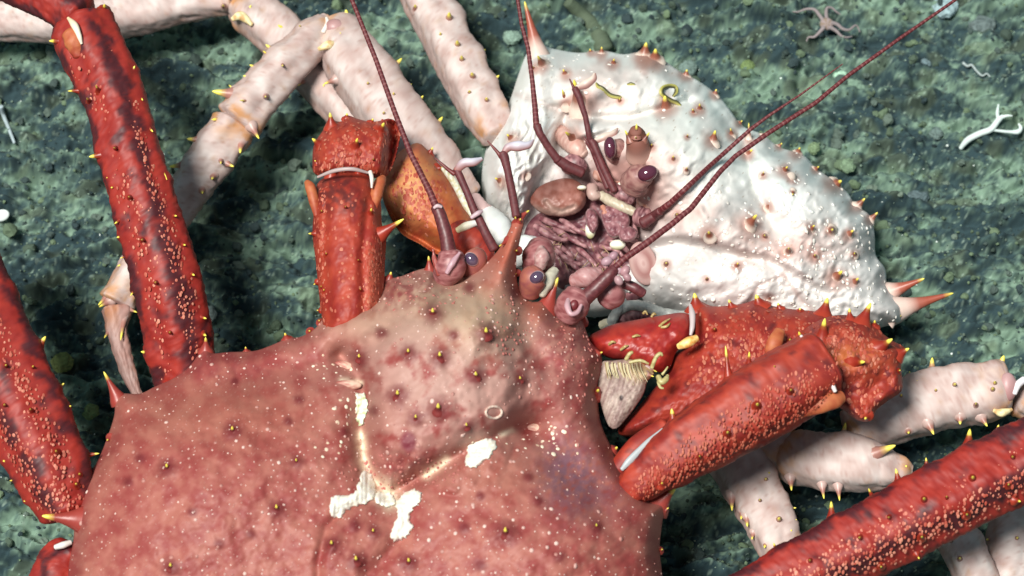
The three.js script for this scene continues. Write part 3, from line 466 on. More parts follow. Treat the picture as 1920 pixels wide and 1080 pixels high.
// slender jointed appendages lying slantwise over the mouth, each of two or three blades
for (const [x0, y0, x1, y1, w] of [[1004, 424, 1070, 452, 7], [1014, 410, 1086, 438, 6.5], [1006, 446, 1078, 484, 7.5], [1030, 452, 1092, 500, 7], [1036, 426, 1104, 466, 6.5], [1052, 412, 1112, 446, 6], [1050, 476, 1098, 518, 6.5], [1080, 462, 1124, 506, 6], [1118, 474, 1150, 516, 5.5], [1126, 462, 1172, 482, 5.5], [1100, 512, 1140, 494, 6], [1176, 470, 1140, 450, 5.5], [1192, 452, 1160, 446, 6], [1186, 412, 1196, 446, 6]]) {
  const h = mouthTop((x0 + x1) / 2, (y0 + y1) / 2) + rr(4, 18), bow = rr(-7, 7), nx = -(y1 - y0), ny = x1 - x0, L = Math.hypot(nx, ny), at = (t, d) => [mix(x0, x1, t) + nx / L * d, mix(y0, y1, t) + ny / L * d];
  const P0 = at(0, 0), P1 = at(0.44, bow), P2 = at(0.76, bow * 0.7), P3 = at(1, -bow * 0.6), blade = (a, b, ha, hb, r, e) => F('mouthpart', [[...a, ha, r * 0.8], [mix(a[0], b[0], 0.5), mix(a[1], b[1], 0.5), mix(ha, hb, 0.5) + 3, r], [...b, hb, r * e]], lamella, M.wet, 0.5);
  blade(P0, P1, h - 8, h + 5, w, 0.8); blade(P1, P2, h + 7, h + 4, w * 0.8, 0.75); blade(P2, P3, h + 5, h - 6, w * 0.62, 0.25);
}
for (const [pts, hh] of [[[[1126, 394], [1150, 382], [1174, 394], [1182, 416], [1170, 438], [1148, 446], [1134, 428]], 236], [[[1098, 398], [1108, 390], [1120, 400], [1122, 424], [1112, 438], [1100, 424]], 232], [[[1160, 430], [1182, 424], [1196, 436], [1186, 452], [1164, 452]], 238]])
  part('mouthpart', shell(pts, { step: 1.8, R: 9, dome: 9, relax: 4, belly: 8, rim: hh, relief: (x, y, d) => sst(0, 5, d) * 4 * fbm(x / 12, y / 12, 5, 2), color: (x, y, h, d) => mixc(mixc([0.15, 0.045, 0.06], [0.33, 0.15, 0.165], clamp(0.5 + fbm(x / 13, y / 13, 7, 3) * 1.3)), [0.5, 0.32, 0.33], sst(3.5, 0.5, d) * 0.7) }).geo, M.wet, face);
for (let i = 0; i < 34; i++) { const x = rr(1030, 1180), y = rr(425, 520), q = rr(0, 6.28), l = rr(10, 20), h = mouthTop(x, y) + 6; part('bristle', limb([[x, y, h + 4, 1.3], [x + Math.cos(q) * l * 0.5, y + Math.sin(q) * l * 0.5, h + 16, 1.1], [x + Math.cos(q) * l, y + Math.sin(q) * l, h + 18, 0.4]], { seg: 6, step: 4, color: [0.42, 0.27, 0.16] }).geo, M.wet, face); }
for (const [x, y, rx, ry, rot] of [[1107, 431, 10, 17, 0.2], [1158, 459, 15, 10, -0.2], [1182, 398, 8, 6, 0], [1164, 346, 7, 5, 0.4], [1091, 352, 9, 5, 0.2], [1204, 420, 12, 7, 0.9]])
  part('tooth', ellipsoid(x, y, mouthTop(x, y) + 24, rx, ry, 9, (X, Y, Z) => mixc([0.8, 0.78, 0.66], [0.42, 0.4, 0.14], clamp(-Y * 1.2 - 0.2))), M.wet, face);
// eyes
for (const [ex, ey, rx, ry, rot, sx, sy, sr] of [[1214, 325, 20, 15, 0.4, 1196, 334, 23], [1144, 277, 12, 21, 0.05, 1161, 280, 17]]) {
  const h = Math.max(ws(ex, ey), 250) + 26, stalk = part('eye', limb([[sx - 6, sy + 10, h - 40, sr * 1.25], [sx, sy, h - 20, sr * 1.15], [mix(sx, ex, 0.75), mix(sy, ey, 0.75), h - 9, sr * 0.92]], { seg: 24, step: 2, color: (u, a, p) => mixc([0.2, 0.07, 0.07], [0.4, 0.22, 0.19], clamp(0.5 + fbm(...px(p).map((v) => v / 12), 3) * 1.3)), disp: lumpy(2, 12) }).geo, M.wet, wc);
  part('cornea', ellipsoid(ex, ey, h + 4, rx, ry, 13, (X, Y, Z) => mixc([0.045, 0.006, 0.018], [0.09, 0.02, 0.04], 0.5 + 0.5 * Z), rot), M.eye, stalk);
}
{ // brow, plates and lower lobes round the eyes
  const browTone = (u, a, p) => mixc([0.36, 0.13, 0.09], [0.52, 0.33, 0.28], clamp(0.5 + fbm(...px(p).map((v) => v / 16), 3) * 1.2));
  F('brow', [[1140, 318, 236, 10], [1160, 312, 250, 14], [1190, 302, 254, 14], [1216, 292, 250, 12]], browTone);
  F('lobe', [[1120, 326, 226, 14], [1150, 332, 234, 20], [1184, 352, 236, 22], [1206, 372, 232, 16]], browTone);
  F('lobe', [[1148, 352, 238, 14], [1168, 364, 246, 16], [1186, 376, 244, 11]], purple);
  F('lobe', [[1205, 372, 238, 16], [1222, 382, 246, 20], [1238, 400, 244, 14]], browTone);
  F('lobe', [[1200, 405, 240, 20], [1212, 410, 246, 20]], purple);
  F('lobe', [[1048, 246, ws(1048, 252), 14], [1062, 262, ws(1062, 262) + 10, 17], [1080, 276, ws(1080, 276) + 8, 18], [1094, 290, ws(1094, 290), 12]], (u, a, p) => mixc([0.48, 0.24, 0.2], [0.64, 0.44, 0.38], clamp(0.5 + fbm(...px(p).map((v) => v / 14), 3))));
  F('lobe', [[1062, 312, 240, 17], [1078, 306, 250, 18], [1092, 318, 244, 13]], purple);
  F('lobe', [[1130, 300, 240, 8], [1150, 303, 250, 9], [1158, 306, 248, 6]], (u, a, p) => purple(u, a, p).map((v) => v * 0.8));
}
// feelers of the white crab
feeler(wc, [[1092, 324, 256, 12], [1064, 312, 262, 13], [1044, 298, 270, 11]], DK, 'antenna_base');
feeler(wc, [[1046, 300, 272, 10], [1028, 276, 285, 9], [1012, 250, 300, 9], [1007, 236, 304, 10]], DK, 'antenna_base');
feeler(wc, [[1006, 238, 304, 7.5], [1003, 200, 312, 6.5], [998, 150, 325, 5.4], [990, 90, 340, 4.8], [978, 45, 355, 4.4], [966, -30, 380, 4]], RB);
feeler(wc, [[1206, 418, 262, 14], [1222, 408, 272, 12], [1238, 396, 280, 10]], DK, 'antenna_base');
feeler(wc, [[1234, 399, 278, 8.5], [1260, 378, 290, 7], [1330, 312, 310, 5.5], [1408, 242, 330, 4.5], [1440, 218, 338, 3.6], [1500, 178, 350, 2.4], [1580, 120, 370, 1.2]], RB);
for (const [pts, spoon, hair] of [
  [[[1152, 358, 262, 9], [1134, 320, 275, 9], [1118, 282, 290, 8], [1112, 268, 292, 9], [1106, 262, 294, 7], [1098, 220, 315, 6.5], [1086, 182, 330, 8], [1078, 166, 336, 8]], [[1082, 164, 336, 5], [1098, 158, 342, 9], [1112, 148, 346, 7], [1115, 138, 348, 3]], [[1076, 165, 336, 3], [1068, 148, 344, 1.2]]],
  [[[1140, 352, 258, 8], [1124, 312, 268, 8], [1112, 280, 276, 8], [1102, 266, 280, 7]], [[1112, 266, 286, 4], [1132, 258, 292, 8], [1150, 250, 292, 6], [1158, 240, 288, 2]], [[1102, 268, 280, 3], [1094, 256, 285, 1]]]]) {
  const a = feeler(wc, pts, DK, 'antennule');
  part('tip', limb(spoon, { seg: 14, step: 2, ell: 0.6, color: (u, q, p) => mixc([0.34, 0.17, 0.15], [0.62, 0.52, 0.45], clamp(0.5 + Math.sin(q))) }).geo, M.wet, a);
  part('tip', limb(hair, { seg: 8, step: 2, color: [0.14, 0.03, 0.03] }).geo, M.wet, a);
}
{ // joint disc on the lower flank and the pale folds under the mouth
  part('gill_membrane', ellipsoid(1206, 494, 214, 26, 42, 9, (x, y) => mixc([0.28, 0.12, 0.11], [0.44, 0.28, 0.26], clamp(0.5 + 0.5 * Math.sin(Math.hypot(x, y) * 9))), 0.25, 36), M.wet, face);
  const fold = (u, a, p) => mixc([0.26, 0.29, 0.29], [0.5, 0.53, 0.5], clamp(0.5 + fbm(...px(p).map((v) => v / 16), 3)));
  F('fold', [[1136, 622, 190, 8], [1148, 600, 205, 10], [1160, 578, 215, 9], [1170, 562, 215, 6]], fold);
  F('fold', [[1152, 592, 200, 8], [1176, 574, 214, 10], [1206, 574, 214, 10], [1240, 586, 208, 10], [1290, 596, 200, 12]], fold);
  F('fold', [[1128, 610, 190, 8], [1140, 606, 200, 9], [1152, 612, 196, 6]], (u, a, p) => mixc([0.5, 0.48, 0.36], [0.62, 0.58, 0.42], 0.5));
  F('fold', [[1160, 600, 188, 14], [1190, 590, 196, 18], [1220, 596, 192, 14]], purple);
}
{ // white limb base behind the red claw fingers, left of the mouth
  F('coxa', [[912, 400, 200, 18], [934, 424, 215, 24], [945, 450, 212, 20]], (u, a, p) => mixc([0.74, 0.78, 0.76], [0.84, 0.87, 0.86], 0.5));
  F('coxa', [[962, 480, 205, 26], [985, 468, 215, 28], [1010, 462, 205, 18]], (u, a, p) => mixc([0.74, 0.78, 0.76], [0.84, 0.87, 0.86], 0.5));
  F('coxa', [[890, 372, 190, 12], [906, 392, 205, 14], [925, 398, 200, 10]], (u, a, p) => mixc([0.5, 0.32, 0.32], [0.62, 0.46, 0.44], 0.5));
}
// pale bristled pincer gripped by the red claw
{
  const wedge = shell([[1126, 682], [1150, 676], [1185, 674], [1214, 686], [1227, 700], [1214, 714], [1207, 738], [1192, 762], [1172, 788], [1156, 804], [1142, 800], [1130, 770], [1122, 730]], { step: 2, R: 30, dome: 20, rim: 304, relief: (x, y, d) => 4 * fbm(x / 12, y / 12, 5, 3) * sst(0, 8, d) - 16 * ga(x, y, 1150, 700, 18, 8), color: (x, y) => { const c = mixc([0.27, 0.175, 0.16], [0.46, 0.36, 0.31], clamp(0.5 + fbm((x + y * 0.35) / 9, (y - x * 0.35) / 60, 2, 3) * 1.4)); return mixc(mixc(c, [0.62, 0.46, 0.24], sst(1160, 1215, x) * sst(730, 690, y)), [0.05, 0.03, 0.03], sst(5, 2.5, Math.hypot(x - 1165, (y - 746) * 0.7))); } });
  const pn = part('pincer', wedge.geo, M.pale, wc);
  for (let i = 0; i < 26; i++) { const x = 1134 + i * 2.6 + rr(-1.5, 1.5), y = 684 + rr(-3, 3); part('bristle', limb([[x, y - 3, wedge.surf(x, y + 3) + 2, 1.3], [x + 2, y + 10, wedge.surf(x, y + 8) + 4, 1.4], [x + 6 + i * 0.3, y + rr(20, 38), wedge.surf(x + 4, y + 24) + 2, 0.5]], { seg: 6, step: 5, color: i % 3 ? [0.55, 0.48, 0.3] : [0.34, 0.24, 0.12] }).geo, M.wet, pn); }
  spines(pn, wedge, 'pale', [[1216, 690, 1232, 697, 6, 6], [1214, 702, 1226, 706, 6, 8]]);
  const bits = (u, a, p) => mixc([0.3, 0.24, 0.08], [0.55, 0.5, 0.24], clamp(0.5 + fbm(...px(p).map((v) => v / 6), 2)));
  for (const c of [[[1174, 674, 372, 4], [1180, 664, 378, 4], [1186, 660, 380, 3]], [[1222, 690, 372, 4], [1230, 670, 382, 4], [1238, 663, 384, 4], [1242, 667, 382, 2]], [[1234, 706, 374, 5], [1240, 716, 378, 6], [1248, 712, 378, 6], [1252, 704, 376, 3]], [[1234, 716, 374, 3], [1238, 726, 376, 3], [1244, 728, 375, 2]], [[1242, 702, 374, 3], [1248, 694, 378, 2], [1252, 688, 378, 1.5]], [[1180, 680, 372, 3], [1200, 676, 376, 3.4], [1216, 682, 374, 2]]])
    part('palp', limb(c, { seg: 10, step: 2, color: bits }).geo, M.wet, pn);
}
// small worms lying on the white shell
function worm(label, pts, r) { const q = pts.map(([x, y], i) => [x, y, ws(x, y) + r * 0.8, r * (i === 0 || i === pts.length - 1 ? 0.5 : 1)]), t = thing('worm', P(...q[0].slice(0, 3)), label, 'worm', 'small worms on the white crab'); part('body', limb(q, { seg: 12, step: 1.5, color: (u, a, p) => mixc([0.5, 0.46, 0.12], [0.05, 0.05, 0.02], clamp(0.5 + Math.sin(a) * 0.9)) }).geo, M.wet, t); }
worm('tightly curled yellow and black worm on top of the white shell', [[1262, 180], [1268, 172], [1266, 163], [1254, 161], [1243, 165], [1240, 174], [1248, 182], [1258, 188], [1268, 192], [1276, 197]], 4);
worm('longer straight dark worm stretched left of the curled one on the white shell', [[1118, 156], [1122, 162], [1130, 166], [1144, 178], [1160, 182], [1164, 181]], 4);
worm('tiny short dark worm above the straight one on the white shell', [[1176, 158], [1183, 157], [1190, 158]], 3);

// ---------- the red crab ----------
const rc = thing('red_crab', P(700, 900, 0), 'large red spiny king crab seen from above, reaching over the white crab', 'crab');
const RG = {
  main: [[640, 668], [672, 705], [684, 745], [676, 800], [682, 860], [700, 900], [728, 930], [770, 905], [830, 870], [890, 838], [945, 812], [1000, 800]],
  seamL: [[690, 935], [640, 960], [612, 990], [600, 1040], [592, 1120]], seamR: [[760, 940], [775, 985], [735, 1030], [690, 1080]],
  left: [[250, 775], [330, 738], [420, 712], [520, 698], [640, 676]], right: [[1000, 800], [1040, 850], [1085, 900], [1130, 935]], fr: [[985, 600], [1000, 660], [1030, 690]], ft: [[880, 545], [800, 590], [730, 605]],
};
const rOut = [[128, 1090], [138, 1010], [140, 965], [158, 905], [184, 862], [202, 818], [214, 780], [216, 752], [222, 738], [262, 738], [292, 724], [322, 711], [350, 692], [370, 668], [384, 648], [396, 662], [430, 660], [476, 658], [507, 648], [540, 634], [562, 632], [590, 617], [608, 596], [650, 576], [690, 562], [714, 545], [726, 525], [752, 518], [784, 506], [812, 502], [826, 522], [850, 524], [874, 516], [904, 500], [930, 474], [944, 452], [956, 428], [966, 406], [978, 402], [982, 418], [976, 446], [969, 480], [968, 510], [972, 536], [982, 556], [998, 566], [1016, 566], [1034, 580], [1044, 594], [1064, 599], [1088, 594], [1098, 618], [1108, 642], [1126, 662], [1129, 694], [1122, 732], [1126, 790], [1148, 842], [1168, 884], [1194, 914], [1222, 940], [1246, 944], [1241, 985], [1237, 1030], [1242, 1080], [1250, 1170], [1190, 1300], [1000, 1440], [760, 1510], [500, 1480], [280, 1380], [150, 1220]];
const rSpots = [[436, 808, 15], [313, 878, 15], [320, 1064, 15], [519, 955, 15], [622, 1022, 14], [668, 1052, 16], [948, 1000, 19], [767, 1055, 15], [812, 588, 17], [746, 742, 17], [822, 768, 20], [912, 626, 20], [825, 670, 17], [766, 662, 14], [893, 706, 16], [1119, 988, 11], [976, 712, 11], [560, 750, 9], [556, 866, 11], [645, 810, 9], [780, 785, 13], [875, 800, 12], [715, 625, 10], [850, 628, 9], [674, 672, 14], [700, 770, 9], [966, 550, 10], [880, 540, 10], [262, 860, 9], [470, 1002, 8], [240, 905, 8], [700, 998, 12], [665, 985, 10], [990, 895, 9], [870, 990, 9], [1010, 940, 8], [900, 930, 8], [1050, 1045, 10], [900, 1060, 10], [360, 960, 8], [410, 1020, 8], [540, 790, 8], [440, 715, 6]];
const red = shell(rOut, {
  step: 2.6, R: 270, dome: 150, relax: 80, belly: 120,
  rim: (x, y) => 296 + 95 * sst(640, 400, y) * sst(840, 960, x) * sst(1120, 1000, x) + 40 * sst(720, 560, y),
  relief(x, y, d) {
    const e = sst(0, 30, d);
    const el = Math.hypot((x - 832) / 158, (y - 715) / (y > 715 ? 205 : 170)) * (1 + 0.12 * fbm(x / 60, y / 60, 40, 2));
    let h = 62 * ga(x, y, 835, 690, 115, 105) + 34 * sst(1.08, 0.72, el) + 58 * ga(x, y, 400, 920, 150, 120) + 62 * ga(x, y, 1010, 1010, 140, 100) + 30 * ga(x, y, 640, 1060, 60, 70) + 24 * ga(x, y, 905, 600, 60, 40) + 18 * ga(x, y, 1080, 730, 50, 60);
    h -= 36 * groove(x, y, RG.main, 26) + 26 * groove(x, y, RG.main, 11) + 12 * groove(x, y, RG.seamL, 7) + 14 * groove(x, y, RG.seamR, 12) + 24 * groove(x, y, RG.left, 24) + 26 * groove(x, y, RG.right, 30) + 18 * groove(x, y, RG.fr, 16) + 16 * groove(x, y, RG.ft, 18);
    h += 7 * fbm(x / 70, y / 70, 3, 3) + 0.35 * n3(x / 17, y / 17, 1) + 0.15 * n3b(x / 7, y / 7, 1);
    for (const [sx, sy, r] of rSpots) { const q = Math.hypot(x - sx, y - sy); if (q < r * 2.4) h += r * 0.42 * ga(q, 0, 0, 0, r * 0.7); }
    return h * e;
  },
  color(x, y, h, d) {
    const n = fbm(x / 55, y / 55, 31, 4), m = fbm(x / 18, y / 18, 12, 3), f = n3b(x / 5, y / 5, 8);
    let c = mixc([0.265, 0.046, 0.041], [0.365, 0.118, 0.09], clamp(0.5 + n * 1.3 + m * 0.25));
    const gas = clamp(ga(x, y, 840, 670, 130, 125) * 1.25) * sst(-0.35, 0.35, n + 0.25);
    c = mixc(c, [0.45, 0.265, 0.225], gas * 0.9);
    c = mixc(c, [0.5, 0.36, 0.24], clamp(ga(x, y, 910, 600, 60, 40) + 0.8 * ga(x, y, 820, 560, 60, 26) + 0.5 * ga(x, y, 690, 600, 60, 30)) * 0.75);
    c = mixc(c, [0.36, 0.13, 0.085], 0.4 * clamp(ga(x, y, 450, 780, 170, 40) + ga(x, y, 930, 890, 110, 40)));
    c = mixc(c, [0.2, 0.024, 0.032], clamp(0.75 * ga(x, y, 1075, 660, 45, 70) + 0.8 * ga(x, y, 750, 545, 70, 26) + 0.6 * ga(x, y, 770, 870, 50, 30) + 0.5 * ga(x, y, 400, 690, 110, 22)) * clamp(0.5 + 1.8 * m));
    c = mixc(c, [0.19, 0.085, 0.115], clamp(0.9 * ga(x, y, 1062, 880, 34, 45) + 0.5 * ga(x, y, 1110, 920, 50, 40) + 0.5 * ga(x, y, 1015, 590, 20, 24)) * clamp(0.8 + 1.4 * m));
    c = mixc(c, [0.42, 0.11, 0.065], clamp(0.9 * ga(x, y, 958, 465, 34, 60) + 0.7 * ga(x, y, 1012, 580, 24, 22)));
    
    c = mixc(c, [0.16, 0.012, 0.03], 0.85 * sst(26, 12, Math.hypot((x - 766) * 1.3, y - 828)));
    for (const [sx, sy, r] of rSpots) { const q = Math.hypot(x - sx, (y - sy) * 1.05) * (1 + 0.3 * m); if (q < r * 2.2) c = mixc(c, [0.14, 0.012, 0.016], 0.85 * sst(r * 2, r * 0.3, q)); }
    c = mixc(c, [0.8, 0.68, 0.5], clamp(1.1 * groove(x, y, [[676, 815], [680, 860], [688, 885]], 7) + groove(x, y, [[712, 915], [735, 938]], 14) + 1.1 * groove(x, y, [[800, 890], [835, 862]], 6) + 0.8 * groove(x, y, [[940, 815], [960, 806]], 4) + 0.9 * groove(x, y, [[640, 712], [676, 718]], 4)) * clamp(0.9 + m));
    return f > 0.75 ? mixc(c, [0.5, 0.3, 0.26], 0.16) : c;
  },
});
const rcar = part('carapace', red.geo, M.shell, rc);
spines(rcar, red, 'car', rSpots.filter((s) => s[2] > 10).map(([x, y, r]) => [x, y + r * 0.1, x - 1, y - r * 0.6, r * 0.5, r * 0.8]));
spines(rcar, red, 'rim', [[220, 745, 195, 696, 15, 22], [150, 975, 78, 968, 26, 10], [386, 656, 386, 632, 13, 16], [538, 636, 534, 624, 11, 10], [582, 622, 580, 620, 8, 8], [462, 660, 460, 650, 8, 8], [632, 590, 629, 552, 20, 24], [730, 524, 734, 510, 12, 10], [806, 506, 804, 480, 12, 14], [1026, 574, 1046, 520, 20, 20], [1090, 600, 1096, 588, 13, 14], [1120, 664, 1130, 660, 9, 10], [1118, 738, 1122, 730, 14, 22], [1150, 846, 1158, 838, 12, 14], [1236, 944, 1266, 914, 24, 20], [1170, 884, 1182, 890, 10, 12], [1190, 906, 1204, 900, 8, 10], [975, 408, 992, 394, 10, 4], [968, 416, 966, 406, 8, 14], [973, 418, 976, 410, 8, 14], [950, 452, 936, 462, 7, 10], [970, 470, 968, 470, 8, 16], [206, 822, 200, 826, 8, 8], [1238, 1032, 1242, 1030, 7, 6], [1244, 960, 1254, 952, 7, 6], [600, 604, 598, 600, 7, 8], [905, 500, 904, 498, 6, 10], [970, 512, 966, 514, 6, 8]]);
grains(rcar, red, 2300, [120, 420, 1260, 1140], { name: 'tubercles', at: (x, y) => { const dense = ga(x, y, 1090, 660, 50, 70) * 1 + ga(x, y, 770, 545, 80, 30) + ga(x, y, 760, 885, 90, 26) + ga(x, y, 950, 610, 30, 40); const big = rnd() < 0.35; return { gap: dense > 0.4 ? 8 : 12, p: 0.22 + 0.5 * dense, r: dense > 0.4 ? rr(1.4, 3.2) : big ? 1.6 + 2.4 * rnd() ** 3 : rr(0.9, 1.7), flat: 0.7, sink: 0.3, c: dense > 0.4 && !big ? [0.4, 0.13, 0.11] : mixc([0.4, 0.16, 0.135], [0.72, 0.54, 0.48], rnd() ** 1.4) }; } });
{ // white crust and scars along the groove
  const chalk = (x, y) => mixc([0.78, 0.74, 0.56], [0.9, 0.89, 0.82], clamp(0.7 + fbm(x / 9, y / 9, 3, 3)));
  const crusts = [
    [[618, 938], [636, 928], [660, 926], [672, 905], [680, 884], [694, 886], [702, 904], [706, 925], [694, 940], [672, 948], [650, 958], [640, 970], [622, 968]],
    [[742, 942], [758, 926], [776, 916], [790, 924], [788, 940], [774, 956], [770, 972], [774, 990], [760, 1008], [742, 1016], [732, 1008], [736, 988], [746, 966]],
    [[880, 836], [900, 826], [922, 822], [932, 832], [924, 850], [908, 866], [892, 876], [876, 876], [874, 858]],
    [[668, 742], [682, 736], [690, 748], [690, 770], [682, 790], [674, 800], [668, 780]],
    [[704, 926], [724, 922], [738, 930], [740, 946], [724, 952], [708, 944]]];
  crusts.forEach((o, i) => { const w = closedSpline(o, 3).map(([x, y]) => [x + 3.2 * n3(x / 7, y / 7, 2), y + 3.2 * n3b(x / 7, y / 7, 4)]); const s = shell(w, { smooth: false, step: 2, R: 7, dome: 7, relax: 2, belly: 14, rim: (x, y) => red.surf(x, y) + 1.5, relief: (x, y, d) => sst(0, 5, d) * 2 * fbm(x / 14, y / 14, 9, 3), color: i === 3 ? (x, y) => mixc(chalk(x, y), [0.42, 0.55, 0.25], clamp(0.3 + n3(x / 9, y / 9, 1))) : chalk }); part('crust', s.geo, M.crust, rcar); });
  for (const [x, y, rx, ry, rot] of [[646, 690, 22, 13, -0.3], [652, 722, 26, 10, 0], [1000, 806, 26, 12, -0.1]]) part('scar', ellipsoid(x, y, red.surf(x, y) - 2, rx, ry, 6, (X, Y, Z) => mixc([0.34, 0.09, 0.075], [0.6, 0.42, 0.32], clamp(0.4 + 0.7 * X + 0.5 * Y + n3(X * 2, Y * 2, 3) * 0.5)), rot), M.shell, rcar);
  part('scar', limb(Array.from({ length: 13 }, (_, i) => { const a = i / 12 * 6.283, x = 926 + 15 * Math.cos(a), y = 773 + 11 * Math.sin(a); return [x, y, red.surf(x, y) + 1, 2.6]; }), { seg: 8, step: 2, color: (u, a, p) => mixc([0.5, 0.3, 0.25], [0.75, 0.6, 0.5], clamp(0.5 + n3(...px(p).map((v) => v / 5)))) }).geo, M.crust, rcar);
  grains(rcar, red, 60, [580, 640, 1120, 860], { name: 'scar_specks', at: (x, y) => { const k = ga(x, y, 652, 768, 14, 22) + ga(x, y, 622, 845, 16, 18) * 0.7 + ga(x, y, 634, 690, 26, 10) + ga(x, y, 905, 828, 26, 6) + ga(x, y, 1010, 832, 24, 6) + ga(x, y, 1035, 820, 16, 18); return { p: k, gap: 9, r: rr(2, 4.2), flat: 0.4, c: mixc([0.6, 0.42, 0.3], [0.85, 0.78, 0.62], rnd()) }; } });
}
// walking legs of the red crab
const flecks = (side) => (on) => (x, y) => { const [i, d] = on.near(x, y), s = on.sm[i], t = on.sm[Math.min(on.sm.length - 1, i + 3)], b = on.sm[Math.max(0, i - 3)], off = ((x - s[0]) * (t[1] - b[1]) - (y - s[1]) * (t[0] - b[0])) / (Math.hypot(t[0] - b[0], t[1] - b[1]) || 1) / s[3] * side; const k = ga(off, 0, 0.32, 0, 0.2) * (0.55 + 0.7 * n3(x / 30, y / 30, 2)) + 0.05; return { gap: 8, p: k, r: rr(1.1, 3), flat: 0.25, long: 1.3, c: mixc([0.4, 0.06, 0.035], [0.62, 0.25, 0.17], rnd() ** 1.4) }; };
function redLeg(segs, sp, side, count, box) {
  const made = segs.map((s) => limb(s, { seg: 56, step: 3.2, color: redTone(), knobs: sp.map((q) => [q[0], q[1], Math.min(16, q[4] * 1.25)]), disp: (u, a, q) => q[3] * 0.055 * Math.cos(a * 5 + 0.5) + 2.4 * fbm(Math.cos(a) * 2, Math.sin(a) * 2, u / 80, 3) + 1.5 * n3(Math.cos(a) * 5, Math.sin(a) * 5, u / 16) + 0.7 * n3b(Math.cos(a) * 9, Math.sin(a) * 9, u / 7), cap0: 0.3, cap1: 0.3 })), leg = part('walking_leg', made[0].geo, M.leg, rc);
  made.slice(1).forEach((m) => part('segment', m.geo, M.leg, leg));
  const on = several(made);
  spines(leg, on, 'red', sp); grains(leg, made[0], count, box, { name: 'flecks', at: flecks(side)(made[0]) }); return leg;
}
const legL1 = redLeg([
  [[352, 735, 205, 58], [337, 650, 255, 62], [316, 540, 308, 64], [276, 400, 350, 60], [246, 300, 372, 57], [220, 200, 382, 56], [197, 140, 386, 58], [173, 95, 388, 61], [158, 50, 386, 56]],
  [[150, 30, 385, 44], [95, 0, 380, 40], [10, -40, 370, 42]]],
[[118, 78, 92, 76, 14, 8], [148, 172, 127, 171, 9, 4], [168, 190, 163, 184, 8, 30], [196, 290, 167, 294, 15, 4], [246, 140, 253, 123, 10, 6], [276, 236, 287, 247, 8, 5], [298, 300, 313, 338, 7, 6], [322, 404, 332, 405, 8, 8], [340, 458, 348, 460, 8, 8], [356, 512, 365, 516, 9, 10], [374, 594, 387, 597, 9, 8], [378, 624, 386, 630, 11, 16], [218, 278, 213, 277, 7, 28], [244, 370, 241, 369, 7, 28], [268, 450, 266, 449, 7, 28], [293, 530, 291, 529, 7, 28], [320, 624, 318, 623, 7, 28], [222, 446, 219, 445, 9, 4], [228, 410, 215, 420, 8, 4], [240, 480, 225, 484, 6, 3], [254, 540, 245, 555, 8, 3], [282, 662, 264, 660, 12, 6], [195, 20, 197, 8, 13, 26], [185, 172, 180, 160, 8, 26], [262, 180, 268, 188, 7, 8], [215, 350, 208, 352, 7, 3], [316, 340, 318, 336, 8, 14], [205, 330, 200, 334, 6, 3]], -1, 900, [100, 40, 420, 740]);
part('joint', limb([[130, 62, 440, 16], [140, 78, 438, 20], [148, 104, 428, 12]], { seg: 24, step: 2, ell: 0.7, color: knobTone, disp: lumpy(2, 16) }).geo, M.leg, legL1);
part('joint', limb([[128, 34, 446, 3], [140, 48, 455, 7], [148, 66, 456, 5], [153, 82, 450, 2.5]], { seg: 14, step: 2, color: (u) => mixc([0.75, 0.55, 0.32], [0.8, 0.72, 0.58], clamp(u / 40)) }).geo, M.wet, legL1);
const legL2 = redLeg([
  [[-100, 430, 360, 76], [-42, 572, 350, 77], [10, 690, 340, 78], [58, 792, 325, 78], [100, 884, 305, 72], [130, 955, 285, 56]],
  [[138, 1034, 260, 38], [118, 1060, 250, 48], [104, 1110, 240, 56]]],
[[22, 552, 20, 544, 12, 8], [78, 652, 85, 630, 17, 8], [112, 728, 120, 718, 9, 6], [124, 764, 133, 761, 9, 14], [10, 686, 12, 684, 7, 26], [58, 770, 57, 766, 7, 26], [106, 848, 105, 845, 8, 28], [150, 890, 149, 888, 8, 22], [142, 910, 143, 906, 8, 22], [16, 864, 5, 864, 10, 4], [28, 900, 18, 902, 6, 3], [52, 940, 44, 940, 6, 3], [168, 850, 186, 850, 9, 4], [60, 690, 63, 686, 7, 20], [10, 760, 8, 758, 7, 24], [-20, 640, -22, 636, 7, 24], [92, 1060, 84, 1072, 12, 4]], -1, 760, [-60, 540, 190, 980]);
part('joint', limb([[104, 1026, 300, 5], [118, 1022, 304, 6.5], [132, 1017, 300, 5]], { seg: 12, step: 2, color: [0.66, 0.66, 0.62] }).geo, M.wet, legL2);
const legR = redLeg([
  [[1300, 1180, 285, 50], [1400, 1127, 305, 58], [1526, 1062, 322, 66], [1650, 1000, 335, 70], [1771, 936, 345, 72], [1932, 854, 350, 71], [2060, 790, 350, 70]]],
[[1552, 962, 1558, 940, 15, 8], [1676, 890, 1680, 878, 13, 8], [1808, 832, 1818, 804, 19, 8], [1732, 866, 1736, 858, 9, 8], [1630, 920, 1628, 916, 8, 14], [1864, 800, 1872, 796, 9, 8], [1734, 938, 1733, 934, 11, 28], [1824, 898, 1824, 894, 12, 28], [1900, 858, 1898, 856, 8, 26], [1614, 1008, 1611, 1008, 8, 28], [1728, 1008, 1729, 1006, 8, 22], [1812, 966, 1814, 964, 8, 20], [1904, 938, 1914, 940, 9, 8], [1652, 1062, 1652, 1063, 7, 16], [1520, 1052, 1518, 1050, 7, 26], [1668, 970, 1666, 970, 7, 26], [1720, 1042, 1724, 1048, 7, 4], [1452, 1024, 1450, 1018, 8, 10], [1890, 910, 1892, 908, 7, 18], [1775, 935, 1775, 930, 6, 24]], -1, 900, [1360, 780, 1960, 1100]);
